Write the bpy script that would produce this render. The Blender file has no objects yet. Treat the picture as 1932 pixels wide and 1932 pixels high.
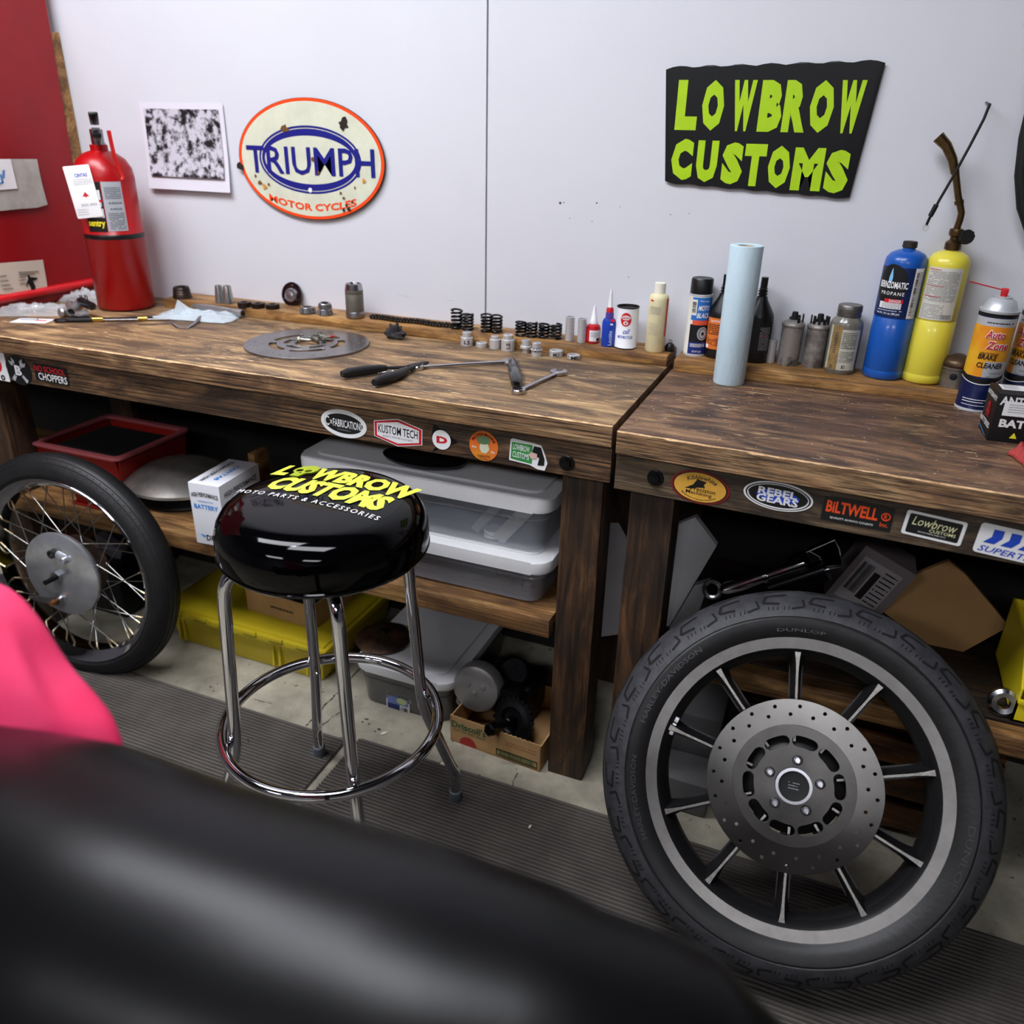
import bpy, bmesh, math, random
from mathutils import Vector as V, Matrix as MX, noise as NZ
from math import sin, cos, pi, radians as RD, atan2, sqrt
random.seed(11)
SC = bpy.context.scene; COL = SC.collection

# ------------------------------------------------------------------ camera
FP = 1533.33
CP = V((.346, -1.3679, 1.381)); YAW, PIT, ROL = -.3767, .4385, .0231
FW = V((sin(YAW)*cos(PIT), cos(YAW)*cos(PIT), -sin(PIT)))
_r0 = V((cos(YAW), -sin(YAW), 0)); _u0 = _r0.cross(FW)
RT = _r0*cos(ROL)+_u0*sin(ROL); UP = -_r0*sin(ROL)+_u0*cos(ROL)
cd = bpy.data.cameras.new('camera'); cam = bpy.data.objects.new('camera', cd); COL.objects.link(cam)
cam.matrix_world = MX.Translation(CP) @ MX((RT, UP, -FW)).transposed().to_4x4()
cd.sensor_width = 36; cd.lens = FP/1932*36; cd.clip_start = .02
cd.dof.use_dof = True; cd.dof.focus_distance = 1.62; cd.dof.aperture_fstop = 2.9
SC.camera = cam

def ray(u, v): return FW*FP+RT*(u-966)-UP*(v-966)
def onp(u, v, p, n):
    d = ray(u, v); n = V(n); return CP+d*((V(p)-CP).dot(n)/d.dot(n))
def atz(u, v, z): return onp(u, v, (0, 0, z), (0, 0, 1))
def aty(u, v, y): return onp(u, v, (0, y, 0), (0, 1, 0))
def atx(u, v, x): return onp(u, v, (x, 0, 0), (1, 0, 0))
def atd(u, v, d): return CP+ray(u, v)*(d/FP)
def sc(P): return FP/((V(P)-CP).dot(FW))
def pr(P):
    d = V(P)-CP; z = d.dot(FW); return (966+FP*d.dot(RT)/z, 966-FP*d.dot(UP)/z)
def zat(P, v):                      # height above P's foot at which the vertical through P reaches row v
    a, b = P[2]-.2, 2.6
    for _ in range(40):
        m = (a+b)/2
        if pr((P[0], P[1], m))[1] > v: a = m
        else: b = m
    return a
def base(u, v, z, r):               # centre of a round foot of radius r whose front touches pixel row v
    P = atz(u, v, z); d = P-CP; d.z = 0; return P+d.normalized()*r
def facing(P):                      # z rotation that turns local -y to the room's viewpoint
    d = V(P)-CP; return atan2(-d.x, d.y)

# --------------------------------------------------------------- materials
def lin(c):
    if isinstance(c, str):
        c = [int(c[i:i+2], 16)/255 for i in (0, 2, 4)]
        c = [x/12.92 if x <= .04045 else ((x+.055)/1.055)**2.4 for x in c]
    return (*c[:3], 1)
MC = {}
def M(name, col='808080', rough=.5, metal=0, var=0, vs=20, bump=0, bs=80, coat=0, trans=0, alpha=1, spec=.5, emit=0, col2=None, ior=1.45, st=(1, 1, 1), det=4, thr=None):
    if name in MC: return MC[name]
    m = bpy.data.materials.new(name); m.use_nodes = True; nt = m.node_tree; N = nt.nodes; L = nt.links
    b = N['Principled BSDF']; I = b.inputs
    I['Base Color'].default_value = lin(col); I['Roughness'].default_value = rough; I['Metallic'].default_value = metal
    I['Coat Weight'].default_value = coat; I['Coat Roughness'].default_value = .06; I['Transmission Weight'].default_value = trans
    I['Alpha'].default_value = alpha; I['Specular IOR Level'].default_value = spec; I['IOR'].default_value = ior
    if emit: I['Emission Color'].default_value = lin(col); I['Emission Strength'].default_value = emit
    if var or col2 or bump:
        tc = N.new('ShaderNodeTexCoord'); mp = N.new('ShaderNodeMapping'); L.new(tc.outputs['Object'], mp.inputs[0]); mp.inputs['Scale'].default_value = st
    if var or col2:
        n = N.new('ShaderNodeTexNoise'); n.inputs['Scale'].default_value = vs; n.inputs['Detail'].default_value = det; n.inputs['Roughness'].default_value = .65
        L.new(mp.outputs[0], n.inputs[0])
        r = N.new('ShaderNodeValToRGB'); L.new(n.outputs[0], r.inputs[0])
        lo, hi = thr or (.35, .65)
        r.color_ramp.elements[0].position = lo; r.color_ramp.elements[1].position = hi
        c = lin(col)
        if col2: r.color_ramp.elements[0].color = c; r.color_ramp.elements[1].color = lin(col2)
        else:
            r.color_ramp.elements[0].color = (*[x*(1-var) for x in c[:3]], 1); r.color_ramp.elements[1].color = (*[min(1, x*(1+var)) for x in c[:3]], 1)
        L.new(r.outputs[0], I['Base Color'])
    if bump:
        n2 = N.new('ShaderNodeTexNoise'); n2.inputs['Scale'].default_value = bs; n2.inputs['Detail'].default_value = 3; L.new(mp.outputs[0], n2.inputs[0])
        bp = N.new('ShaderNodeBump'); bp.inputs['Strength'].default_value = bump; bp.inputs['Distance'].default_value = .002
        L.new(n2.outputs[0], bp.inputs['Height']); L.new(bp.outputs[0], I['Normal'])
    MC[name] = m; return m

def wood(name, dark, mid, light, axis=0, grain=1.0, stain=.6, scratch=0, stripes=.5, rough=.55, off=(0, 0, 0), stc='1d1712', fd=150):
    m = bpy.data.materials.new(name); m.use_nodes = True; nt = m.node_tree; N = nt.nodes; L = nt.links; I = N['Principled BSDF'].inputs
    tc = N.new('ShaderNodeTexCoord')
    def nz(al, ac, det=6, rg=.6, dist=0, o=0, thin=None):
        mp = N.new('ShaderNodeMapping'); s = [ac*grain]*3; s[axis] = al*grain
        if thin is not None: s[thin] = ac*grain*.4
        mp.inputs['Scale'].default_value = s; mp.inputs['Location'].default_value = [x+o for x in off]
        L.new(tc.outputs['Object'], mp.inputs[0]); n = N.new('ShaderNodeTexNoise'); n.inputs['Scale'].default_value = 1
        n.inputs['Detail'].default_value = det; n.inputs['Roughness'].default_value = rg; n.inputs['Distortion'].default_value = dist
        L.new(mp.outputs[0], n.inputs[0]); return n.outputs[0]
    def ramp(src, pts):
        r = N.new('ShaderNodeValToRGB'); e = r.color_ramp.elements
        while len(e) < len(pts): e.new(.5)
        for x, (p, c) in zip(e, pts): x.position = p; x.color = lin(c)
        L.new(src, r.inputs[0]); return r.outputs[0]
    def mix(a, b, f, mode='MIX'):
        x = N.new('ShaderNodeMixRGB'); x.blend_type = mode
        if isinstance(f, float): x.inputs[0].default_value = f
        else: L.new(f, x.inputs[0])
        for i, q in ((1, a), (2, b)):
            if isinstance(q, str): x.inputs[i].default_value = lin(q)
            else: L.new(q, x.inputs[i])
        return x.outputs[0]
    g = ramp(nz(4.5, 21, 9, .68, 1.1), [(.33, dark), (.5, mid), (.66, light)])
    fine = ramp(nz(5, fd, 4, .6, .3, 3), [(.38, '4c4642'), (.58, 'ffffff')])
    g = mix(g, fine, stripes, 'MULTIPLY')
    if stain:
        s = ramp(nz(3.2, 8.5, 9, .66, 1.6, 7), [(.47, '000000'), (.60, 'ffffff')])
        k = N.new('ShaderNodeMath'); k.operation = 'MULTIPLY'; k.inputs[1].default_value = stain; L.new(s, k.inputs[0])
        g = mix(g, stc, k.outputs[0])
    if scratch:
        a = ramp(nz(26, 170, 2, .4, .6, 5), [(.63, '000000'), (.70, 'ffffff')]); b_ = ramp(nz(4, 9, 2, .5, 0, 9), [(.46, '000000'), (.60, 'ffffff')])
        x = N.new('ShaderNodeMath'); x.operation = 'MULTIPLY'; L.new(a, x.inputs[0]); L.new(b_, x.inputs[1])
        y = N.new('ShaderNodeMath'); y.operation = 'MULTIPLY'; y.inputs[1].default_value = scratch; L.new(x.outputs[0], y.inputs[0])
        g = mix(g, 'd9b98a', y.outputs[0])
        a2 = ramp(nz(150, 150, 1, .4, 0, 2), [(.735, '000000'), (.77, 'ffffff')]); z = N.new('ShaderNodeMath'); z.operation = 'MULTIPLY'; z.inputs[1].default_value = scratch*.8; L.new(a2, z.inputs[0])
        g = mix(g, 'e0d2b8', z.outputs[0])
    L.new(g, I['Base Color']); I['Roughness'].default_value = rough
    bp = N.new('ShaderNodeBump'); bp.inputs['Strength'].default_value = .35; bp.inputs['Distance'].default_value = .002
    L.new(fine, bp.inputs['Height']); L.new(bp.outputs[0], I['Normal'])
    return m

WTOP = wood('bench_top_wood', '5c4532', '94734f', 'c2a071', stain=.78, scratch=.8, stc='3a2c22')
WTOP2 = wood('right_bench_top_wood', '4a3427', '745440', 'a5815c', stain=.8, scratch=1.0, off=(3, 1, 2), stc='2f2220')
WEDGE = wood('bench_edge_wood', '55392a', '8f6b49', 'b8946a', stripes=.95, stain=.3, fd=260)
WAPR = wood('apron_wood', '352316', '74543a', 'a67f54', stripes=.95, fd=230, stain=.65, off=(1, 0, 3), stc='1c140e')
WAPR2 = wood('right_apron_wood', '2b211b', '50402f', '7f6a50', stripes=.4, stain=.8, off=(4, 0, 3), stc='1a1512')
WLEDGE = wood('ledge_wood', '6d4b2a', 'a4763f', 'c99c5f', stripes=.5, stain=.6, off=(2, 2, 2), stc='4e321c')
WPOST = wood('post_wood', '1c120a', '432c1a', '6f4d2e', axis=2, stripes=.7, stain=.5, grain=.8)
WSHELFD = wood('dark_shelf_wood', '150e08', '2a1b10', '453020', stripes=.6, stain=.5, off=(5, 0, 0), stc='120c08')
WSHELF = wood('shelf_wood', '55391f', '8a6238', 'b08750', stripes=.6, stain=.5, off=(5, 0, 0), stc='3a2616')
WORN = M('worn_edge_wood', 'a67f57', .6, col2='e0bd90', vs=50)
CHROME = M('chrome', 'd6d6dc', .07, 1)
CHROMED = M('dull_chrome', 'a9a9ae', .22, 1)
STEEL = M('steel', '9a9a9c', .35, 1, var=.15, vs=40)
DSTEEL = M('dark_steel', '3c3a39', .4, .9, var=.3, vs=60)
ALU = M('machined_aluminium', 'd4d5d8', .32, .6, var=.06, vs=30, st=(1, 1, 12))
BLKPL = M('black_plastic', '0e0e10', .35)
BLKM = M('matt_black', '0c0c0d', .6)
RUB = M('tyre_rubber', '141416', .5, var=.35, vs=25, bump=.25, bs=120)
RUBD = M('tyre_groove', '060606', .8)
WHITE = M('white_print', 'e9e9ea', .45)
INK = M('black_ink', '0d0d0f', .5)
GREYP = M('grey_print', '8a8c90', .5)
RED = M('red_print', 'c8202a', .45)
LIME = M('lime_print', 'd6e64a', .4)
BLUE = M('blue_print', '1b45b8', .45)
SILV = M('silver_print', 'c3c6cb', .35, .3)
CARD = M('cardboard', 'b08a5c', .8, var=.12, vs=12)
DARKP = M('deep_black', '050506', .7)

# ----------------------------------------------------------------- helpers
class B:
    def __init__(s): s.bm = bmesh.new()
    def _mi(s, faces, mi):
        for f in faces: f.material_index = mi
    def face(s, pts, mi=0):
        f = s.bm.faces.new([s.bm.verts.new(p) for p in pts]); f.material_index = mi; return f
    def box(s, c, d, rot=None, bev=0, mi=0, taper=0, seg=2):
        T = MX.Translation(c) @ (rot.to_4x4() if rot else MX())
        vs = []
        for z in (-1, 1):
            k = 1-taper if z < 0 else 1
            for x, y in ((-1, -1), (1, -1), (1, 1), (-1, 1)): vs.append(s.bm.verts.new(T @ V((x*d[0]/2*k, y*d[1]/2*k, z*d[2]/2))))
        fs = [s.bm.faces.new([vs[i] for i in q]) for q in ((3, 2, 1, 0), (4, 5, 6, 7), (0, 1, 5, 4), (1, 2, 6, 5), (2, 3, 7, 6), (3, 0, 4, 7))]
        s._mi(fs, mi)
        if bev:
            es = list({e for f in fs for e in f.edges})
            r = bmesh.ops.bevel(s.bm, geom=es, offset=bev, segments=seg, profile=.6, affect='EDGES'); s._mi(r['faces'], mi)
        return s
    def lathe(s, prof, n=32, T=None, mi=0, a0=0, a1=2*pi, rf=None, mis=None):
        T = T or MX(); full = abs(a1-a0-2*pi) < 1e-6; k = n if full else n+1; rings = []
        for j, (r, z) in enumerate(prof):
            if r < 1e-6: rings.append([s.bm.verts.new(T @ V((0, 0, z)))]); continue
            ring = []
            for i in range(k):
                a = a0+(a1-a0)*i/n; rr = r*(rf(a, j) if rf else 1)
                ring.append(s.bm.verts.new(T @ V((rr*sin(a), -rr*cos(a), z))))
            rings.append(ring)
        for j in range(len(rings)-1):
            p, q = rings[j], rings[j+1]; m_ = mis[j] if mis else mi
            for i in range(n):
                i2 = (i+1) % k
                if len(p) == 1 and len(q) == 1: break
                if len(p) == 1: f = s.bm.faces.new((p[0], q[i2], q[i]))
                elif len(q) == 1: f = s.bm.faces.new((p[i], p[i2], q[0]))
                else: f = s.bm.faces.new((p[i], p[i2], q[i2], q[i]))
                f.material_index = m_
        return s
    def cyl(s, r, z0, z1, n=24, T=None, mi=0, r1=None, bev=0):
        r1 = r if r1 is None else r1
        p = [(0, z0), (r, z0), (r1, z1), (0, z1)]
        if bev: p = [(0, z0), (r-bev, z0), (r, z0+bev), (r1, z1-bev), (r1-bev, z1), (0, z1)]
        return s.lathe(p, n, T, mi)
    def tube(s, pts, r, n=10, closed=False, mi=0, flat=None, cap=True):
        pts = [V(p) for p in pts]; k = len(pts); rs = r if isinstance(r, (list, tuple)) else [r]*k
        def tan(i):
            a = pts[(i-1) % k] if closed or i > 0 else pts[i]; b = pts[(i+1) % k] if closed or i < k-1 else pts[i]
            return (b-a).normalized()
        t = tan(0); nrm = t.cross(V((0, 0, 1)));
        if nrm.length < .1: nrm = t.cross(V((0, 1, 0)))
        nrm.normalize(); rings = []
        for i in range(k):
            t2 = tan(i); ax = t.cross(t2)
            if ax.length > 1e-7: nrm = MX.Rotation(t.angle(t2), 3, ax.normalized()) @ nrm
            t = t2; bn = t.cross(nrm).normalized(); nrm = bn.cross(t).normalized(); fl = flat or 1
            rings.append([s.bm.verts.new(pts[i]+nrm*cos(2*pi*j/n)*rs[i]+bn*sin(2*pi*j/n)*rs[i]*fl) for j in range(n)])
        for i in range(k if closed else k-1):
            p, q = rings[i], rings[(i+1) % k]
            for j in range(n):
                f = s.bm.faces.new((p[j], q[j], q[(j+1) % n], p[(j+1) % n])); f.material_index = mi
        if cap and not closed:
            f = s.bm.faces.new(rings[0]); f.material_index = mi; f = s.bm.faces.new(rings[-1][::-1]); f.material_index = mi
        return s
    def torus(s, R, r, T=None, n=48, m=10, mi=0):
        T = T or MX(); return s.tube([T @ V((R*cos(2*pi*i/n), R*sin(2*pi*i/n), 0)) for i in range(n)], r, m, True, mi)
    def prism(s, poly, z0, z1, T=None, mi=0, bev=0):
        T = T or MX(); n = len(poly); a = [s.bm.verts.new(T @ V((x, y, z0))) for x, y in poly]; b = [s.bm.verts.new(T @ V((x, y, z1))) for x, y in poly]
        fs = [s.bm.faces.new(a[::-1]), s.bm.faces.new(b)]+[s.bm.faces.new((a[i], a[(i+1) % n], b[(i+1) % n], b[i])) for i in range(n)]
        s._mi(fs, mi)
        if bev:
            es = list(fs[1].edges)+list(fs[0].edges); r = bmesh.ops.bevel(s.bm, geom=es, offset=bev, segments=2, profile=.6, affect='EDGES'); s._mi(r['faces'], mi)
        return s
    def grid(s, f, nu, nv, mi=0, wrap=False):
        g = [[s.bm.verts.new(f(i/nu, j/nv)) for j in range(nv+1)] for i in range(nu+(0 if wrap else 1))]
        for i in range(nu):
            for j in range(nv):
                q = s.bm.faces.new((g[i][j], g[(i+1) % len(g)][j], g[(i+1) % len(g)][j+1], g[i][j+1])); q.material_index = mi
        return s
    def raw(s, vf, T=None, mi=0, mapf=None):
        vs, fs = vf; bv = [s.bm.verts.new(mapf(*v[:2]) if mapf else (T @ V(v) if T else V(v))) for v in vs]
        for f in fs:
            try: q = s.bm.faces.new([bv[i] for i in f]); q.material_index = mi
            except ValueError: pass
        return s
    def build(s, name, mats, parent=None, sharp=35, loc=None, rot=None, label=None):
        bm = s.bm; bmesh.ops.recalc_face_normals(bm, faces=[f for f in bm.faces])
        for f in bm.faces: f.smooth = True
        for e in bm.edges:
            if len(e.link_faces) == 2 and e.calc_face_angle(0) > RD(sharp): e.smooth = False
        me = bpy.data.meshes.new(name); bm.to_mesh(me); bm.free()
        for m in (mats if isinstance(mats, (list, tuple)) else [mats]): me.materials.append(m)
        o = bpy.data.objects.new(name, me); COL.objects.link(o); o.parent = parent
        if loc is not None: o.location = loc
        if rot is not None: o.rotation_euler = rot
        if label: o['label'] = label
        return o

def thing(name, label, cat, loc=(0, 0, 0), rz=0, group=None, rot=None, mat=None):
    o = bpy.data.objects.new(name, None); COL.objects.link(o); o.empty_display_size = .05
    o.location = loc; o.rotation_euler = rot or (0, 0, rz)
    if mat is not None: o.matrix_world = mat
    o['label'] = label; o['category'] = cat
    if group: o['group'] = group
    return o
def tag(o, label, cat, group=None, kind=None):
    if label: o['label'] = label
    if cat: o['category'] = cat
    if group: o['group'] = group
    if kind: o['kind'] = kind
    return o
def struct(o): o['kind'] = 'structure'; return o
def dup(root, loc, rz=None, label=None, group=None):
    def cp(o, par):
        c = o.copy(); COL.objects.link(c); c.parent = par
        for ch in [q for q in COL.objects if q.parent == o]: cp(ch, c)
        return c
    r = cp(root, None); r.location = loc
    if rz is not None: r.rotation_euler = (0, 0, rz)
    if label: r['label'] = label
    if group: r['group'] = group
    return r

# ------- 2D outlines with holes -> solid plates
def circ(r, cx=0, cy=0, n=24): return [(cx+r*cos(2*pi*i/n), cy+r*sin(2*pi*i/n)) for i in range(n)]
def rrect(w, h, r, n=5, cx=0, cy=0):
    o = []
    for (x, y, a) in ((w/2-r, h/2-r, 0), (-w/2+r, h/2-r, 90), (-w/2+r, -h/2+r, 180), (w/2-r, -h/2+r, 270)):
        for i in range(n+1): t = RD(a+90*i/n); o.append((cx+x+r*cos(t), cy+y+r*sin(t)))
    return o
def slot(r, am, da, w, n=8):        # banana slot centred on radius r
    o = []
    for i in range(n+1): a = am-da+2*da*i/n; o.append(((r+w)*cos(a), (r+w)*sin(a)))
    e = (r*cos(am+da), r*sin(am+da))
    for i in range(1, 5): a = am+da+pi*i/5; o.append((e[0]+w*cos(a), e[1]+w*sin(a)))
    for i in range(n+1): a = am+da-2*da*i/n; o.append(((r-w)*cos(a), (r-w)*sin(a)))
    e = (r*cos(am-da), r*sin(am-da))
    for i in range(1, 5): a = am-da+pi+pi*i/5; o.append((e[0]+w*cos(a), e[1]+w*sin(a)))
    return o
def c2m(cu):
    ob = bpy.data.objects.new('tmp', cu); COL.objects.link(ob); bpy.context.view_layer.update()
    me = bpy.data.meshes.new_from_object(ob.evaluated_get(bpy.context.evaluated_depsgraph_get()))
    r = ([tuple(v.co) for v in me.vertices], [tuple(p.vertices) for p in me.polygons])
    bpy.data.objects.remove(ob); bpy.data.meshes.remove(me); bpy.data.curves.remove(cu); return r
def plate(loops, th=.002, bev=0):
    cu = bpy.data.curves.new('p', 'CURVE'); cu.dimensions = '2D'; cu.fill_mode = 'BOTH'; cu.extrude = max(1e-6, th/2-bev); cu.bevel_depth = bev
    for lp in loops:
        s = cu.splines.new('POLY'); s.points.add(len(lp)-1); s.use_cyclic_u = True
        for p, (x, y) in zip(s.points, lp): p.co = (x, y, 0, 1)
    return c2m(cu)
TC = {}
def txt(s, bold=0, shear=0, sp=1):
    k = (s, bold, shear, sp)
    if k not in TC:
        cu = bpy.data.curves.new('t', 'FONT'); cu.body = s; cu.size = 1; cu.resolution_u = 2; cu.offset = bold; cu.shear = shear; cu.space_character = sp
        vs, fs = c2m(cu); xs = [v[0] for v in vs]; ys = [v[1] for v in vs]
        x0, x1, y0, y1 = min(xs), max(xs), min(ys), max(ys)
        TC[k] = ([((v[0]-x0)/(x1-x0)-.5, (v[1]-y0)/(y1-y0)-.5) for v in vs], fs)
    return TC[k]
def T(b, s, cx, cy, w, h, mapf, mi=0, bold=.012, shear=0, sp=1, arc=None, rot=0):
    vs, fs = txt(s, bold, shear, sp)
    def mp(x, y):
        x *= w; y *= h
        if arc:                     # arc = radius, >0 bulges up
            a = x/arc; rr = arc+y; x, y = rr*sin(a), rr*cos(a)-arc
        if rot: x, y = x*cos(rot)-y*sin(rot), x*sin(rot)+y*cos(rot)
        return mapf(cx+x, cy+y)
    b.raw((vs, fs), mi=mi, mapf=mp)
def flatmap(y=-.0006): return lambda x, z: V((x, y, z))
def wrapmap(R, e=.0006):            # x is arc length from the side facing -y
    return lambda x, z: V(((R+e)*sin(x/R), -(R+e)*cos(x/R), z))
def patch(b, x0, x1, z0, z1, mapf, mi=0, n=10):
    b.grid(lambda u, v: mapf(x0+(x1-x0)*u, z0+(z1-z0)*v), n, 1, mi)
def fineprint(b, x0, x1, z0, z1, rows, mapf, mi=0, fill=.45, seed=1):
    rd = random.Random(seed); dz = (z1-z0)/rows
    for i in range(rows):
        z = z1-dz*(i+.5); x = x0
        while x < x1:
            w = min(rd.uniform(.04, .16)*(x1-x0), x1-x)
            if rd.random() < .92: patch(b, x, x+w*.86, z-dz*fill/2, z+dz*fill/2, mapf, mi, 2)
            x += w
def barcode(b, x0, x1, z0, z1, mapf, mi=0, n=16, seed=2, vert=False):
    rd = random.Random(seed)
    for i in range(n):
        w = (x1-x0)/n if not vert else (z1-z0)/n
        if not vert: patch(b, x0+w*i, x0+w*(i+rd.uniform(.3, .8)), z0, z1, mapf, mi, 1)
        else: patch(b, x0, x1, z0+w*i, z0+w*(i+rd.uniform(.3, .8)), mapf, mi, 2)
def ovalp(b, cx, cz, a, c, mp, mi=0, n=18):
    b.grid(lambda u, v: mp(cx-a*cos(pi*u), cz+(v-.5)*2*c*(sin(pi*u)+.002)), n, 1, mi)
def X(*a): return MX.Translation(a)
def RX(d, ax='X'): return MX.Rotation(RD(d), 4, ax)

# ------------------------------------------------------------------- room
WY = .562                                   # wall face
CONC = M('concrete', '7d776a', .75, col2='b3ad9a', vs=5, bump=.3, bs=60, det=9)
def dirt(m, col='2a251f', s=38, lo=.66, hi=.72, s2=6):
    nt = m.node_tree; N = nt.nodes; L = nt.links; I = N['Principled BSDF'].inputs['Base Color']; src = I.links[0].from_socket
    tc = N.new('ShaderNodeTexCoord'); n = N.new('ShaderNodeTexNoise'); n.inputs['Scale'].default_value = s; n.inputs['Detail'].default_value = 3
    L.new(tc.outputs['Object'], n.inputs[0]); r = N.new('ShaderNodeValToRGB'); r.color_ramp.elements[0].position = lo; r.color_ramp.elements[1].position = hi; L.new(n.outputs[0], r.inputs[0])
    n3 = N.new('ShaderNodeTexNoise'); n3.inputs['Scale'].default_value = s2; L.new(tc.outputs['Object'], n3.inputs[0]); r3 = N.new('ShaderNodeValToRGB'); r3.color_ramp.elements[0].position = .45; r3.color_ramp.elements[1].position = .6; L.new(n3.outputs[0], r3.inputs[0])
    k = N.new('ShaderNodeMath'); k.operation = 'MULTIPLY'; L.new(r.outputs[0], k.inputs[0]); L.new(r3.outputs[0], k.inputs[1])
    x = N.new('ShaderNodeMixRGB'); x.inputs[2].default_value = lin(col); L.new(k.outputs[0], x.inputs[0]); L.new(src, x.inputs[1]); L.new(x.outputs[0], I)
dirt(CONC)
b = B(); b.box((-.5, -2, -.05), (8.2, 6, .1)); rd = random.Random(2)
for line, w_ in (((( 700, 1240), (672, 1268), (640, 1304), (627, 1318), (610, 1333), (600, 1348), (586, 1360), (574, 1374)), .0035), (((668, 1330), (645, 1343), (630, 1350), (615, 1362), (600, 1378)), .0028), (((478, 1318), (492, 1322), (505, 1325), (520, 1328)), .002), (((965, 1492), (972, 1470), (980, 1455)), .002)):
    P_ = [atz(u, v, .0004) for u, v in line]; Q_ = []
    for i in range(len(P_)-1):
        for k in range(4): Q_.append(P_[i].lerp(P_[i+1], k/4)+V((rd.uniform(-.003, .003), rd.uniform(-.003, .003), 0)))
    for p_, q_ in zip(Q_, Q_[1:]):
        d_ = (q_-p_).normalized(); n_ = V((-d_.y, d_.x, 0))*w_*rd.uniform(.2, .8); b.face([p_-n_, q_-n_, q_+n_, p_+n_], 1)
for u, v, r_ in ((692, 1357, .010), (684, 1362, .007), (697, 1366, .006), (715, 1376, .008), (708, 1380, .006), (722, 1384, .004), (398, 1296, .006), (403, 1304, .005), (410, 1291, .004), (610, 1300, .004), (905, 1462, .005), (1090, 1530, .006)):
    P_ = atz(u, v, .0004); b.face([P_+V((r_*rd.uniform(.3, 1)*cos(2*pi*i/9), r_*.6*rd.uniform(.3, 1)*sin(2*pi*i/9), 0)) for i in range(9)], 1)
struct(b.build('floor', [CONC, M('floor_grime', '35302a', .85)]))
b = B(); b.box((-.5, -2, 2.85), (8.2, 6, .1)); struct(b.build('ceiling', M('ceiling_paint', '3c3c3f', .8)))
WALLM = M('wall_paint', 'd0d1d8', .55, var=.015, vs=3)
b = B(); b.box((-2.503, WY+.03, 1.4), (3.995, .06, 2.8)); b.box((1.5995, WY+.03, 1.4), (4.201, .06, 2.8)); b.box((-.503, WY+.045, 1.4), (.05, .03, 2.8), mi=1)
rd = random.Random(4)
for u, v, r in ((1057, 383, 2.4), (1064, 382, 1.2), (1126, 383, 1.6), (1075, 412, 1), (1117, 418, 1), (1170, 390, .8), (1265, 405, 1), (1300, 403, .9), (1186, 523, 1)):
    P = aty(u, v, WY); b.cyl(r*.0012, 0, .0006, 8, X(P.x, WY, P.z) @ RX(90), 1)
for u, v, w in ((760, 558, .028), (850, 567, .02), (985, 589, .01), (1000, 589, .006), (770, 561, .02)):
    P = aty(u, v, WY); b.box((P.x, WY-.0003, P.z), (w, .0006, .0016), mi=2)
struct(b.build('wall_back', [WALLM, M('wall_joint', '3a3a52', .7), M('pencil_mark', 'c2c3c6', .8)]))
SIDE = M('side_wall_paint', '6e6b70', .8)
for nm, c, d in (('wall_left', (-4.55, -2, 1.4), (.1, 6, 2.8)), ('wall_right', (3.65, -2, 1.4), (.1, 6, 2.8)), ('wall_front', (-.5, -5.05, 1.4), (8.2, .1, 2.8))):
    b = B(); b.box(c, d); struct(b.build(nm, SIDE))
# door and baseboard keep the far room readable in the chrome
b = B(); b.box((1.2, -4.975, 1.02), (.95, .05, 2.04)); struct(b.build('door_1', M('door_paint', '4a1d1d', .5)))

LAMP = M('lamp_diffuser', 'f6f8ff', .5, emit=22)
def lamp(x, y, L=1.2, W=.58, rz=0, k=0):
    t = thing('ceiling_light', 'long white ceiling light panel above the %s' % k, 'light', (x, y, 2.80), rz, 'ceiling lights')
    b = B(); b.box((0, 0, -.03), (L+.06, W+.06, .06), bev=.006); b.build('housing', M('lamp_housing', 'c8c8c8', .5), t)
    b = B(); b.box((0, 0, -.062), (L, W, .012)); b.build('diffuser', LAMP, t)
lamp(-1.45, -.55, k='left end of the workbench'); lamp(-.35, -1.05, k='stool'); lamp(-1.7, -3.7, k='far left of the room', rz=0); lamp(.9, -3.8, k='far right of the room', rz=0)

# -------------------------------------------------------------- workbenches
def rz_front(x): return -.0369*x
def tabletop(x0, x1, yf, z1, th, name, mats, parent, y1=WY-.004, seed=1):
    rd = random.Random(seed); b = B(); n = int((x1-x0)/.012); rows = []
    a = .0025; c = .0025
    for i in range(n+1):
        x = x0+(x1-x0)*i/n; a = min(.0022, max(.0004, a+rd.uniform(-.0008, .0008))); c = min(.004, max(.0008, c+rd.uniform(-.0012, .0012)))
        if rd.random() < .02: a += .002; c += .003
        f = yf(x); rows.append([b.bm.verts.new(p) for p in ((x, y1, z1-th), (x, f+.002, z1-th), (x, f, z1-th+.002), (x, f, z1-a), (x, f+c, z1), (x, y1, z1))])
    for i in range(n):
        p, q = rows[i], rows[i+1]
        for j, mi in ((0, 0), (1, 1), (2, 1), (3, 2), (4, 0), (5, 0)):
            f = b.bm.faces.new((p[j], q[j], q[(j+1) % 6], p[(j+1) % 6])); f.material_index = mi
    for r_ in (rows[0], rows[-1]): b.bm.faces.new(r_).material_index = 1
    return b.build(name, mats, parent, sharp=20)

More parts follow.
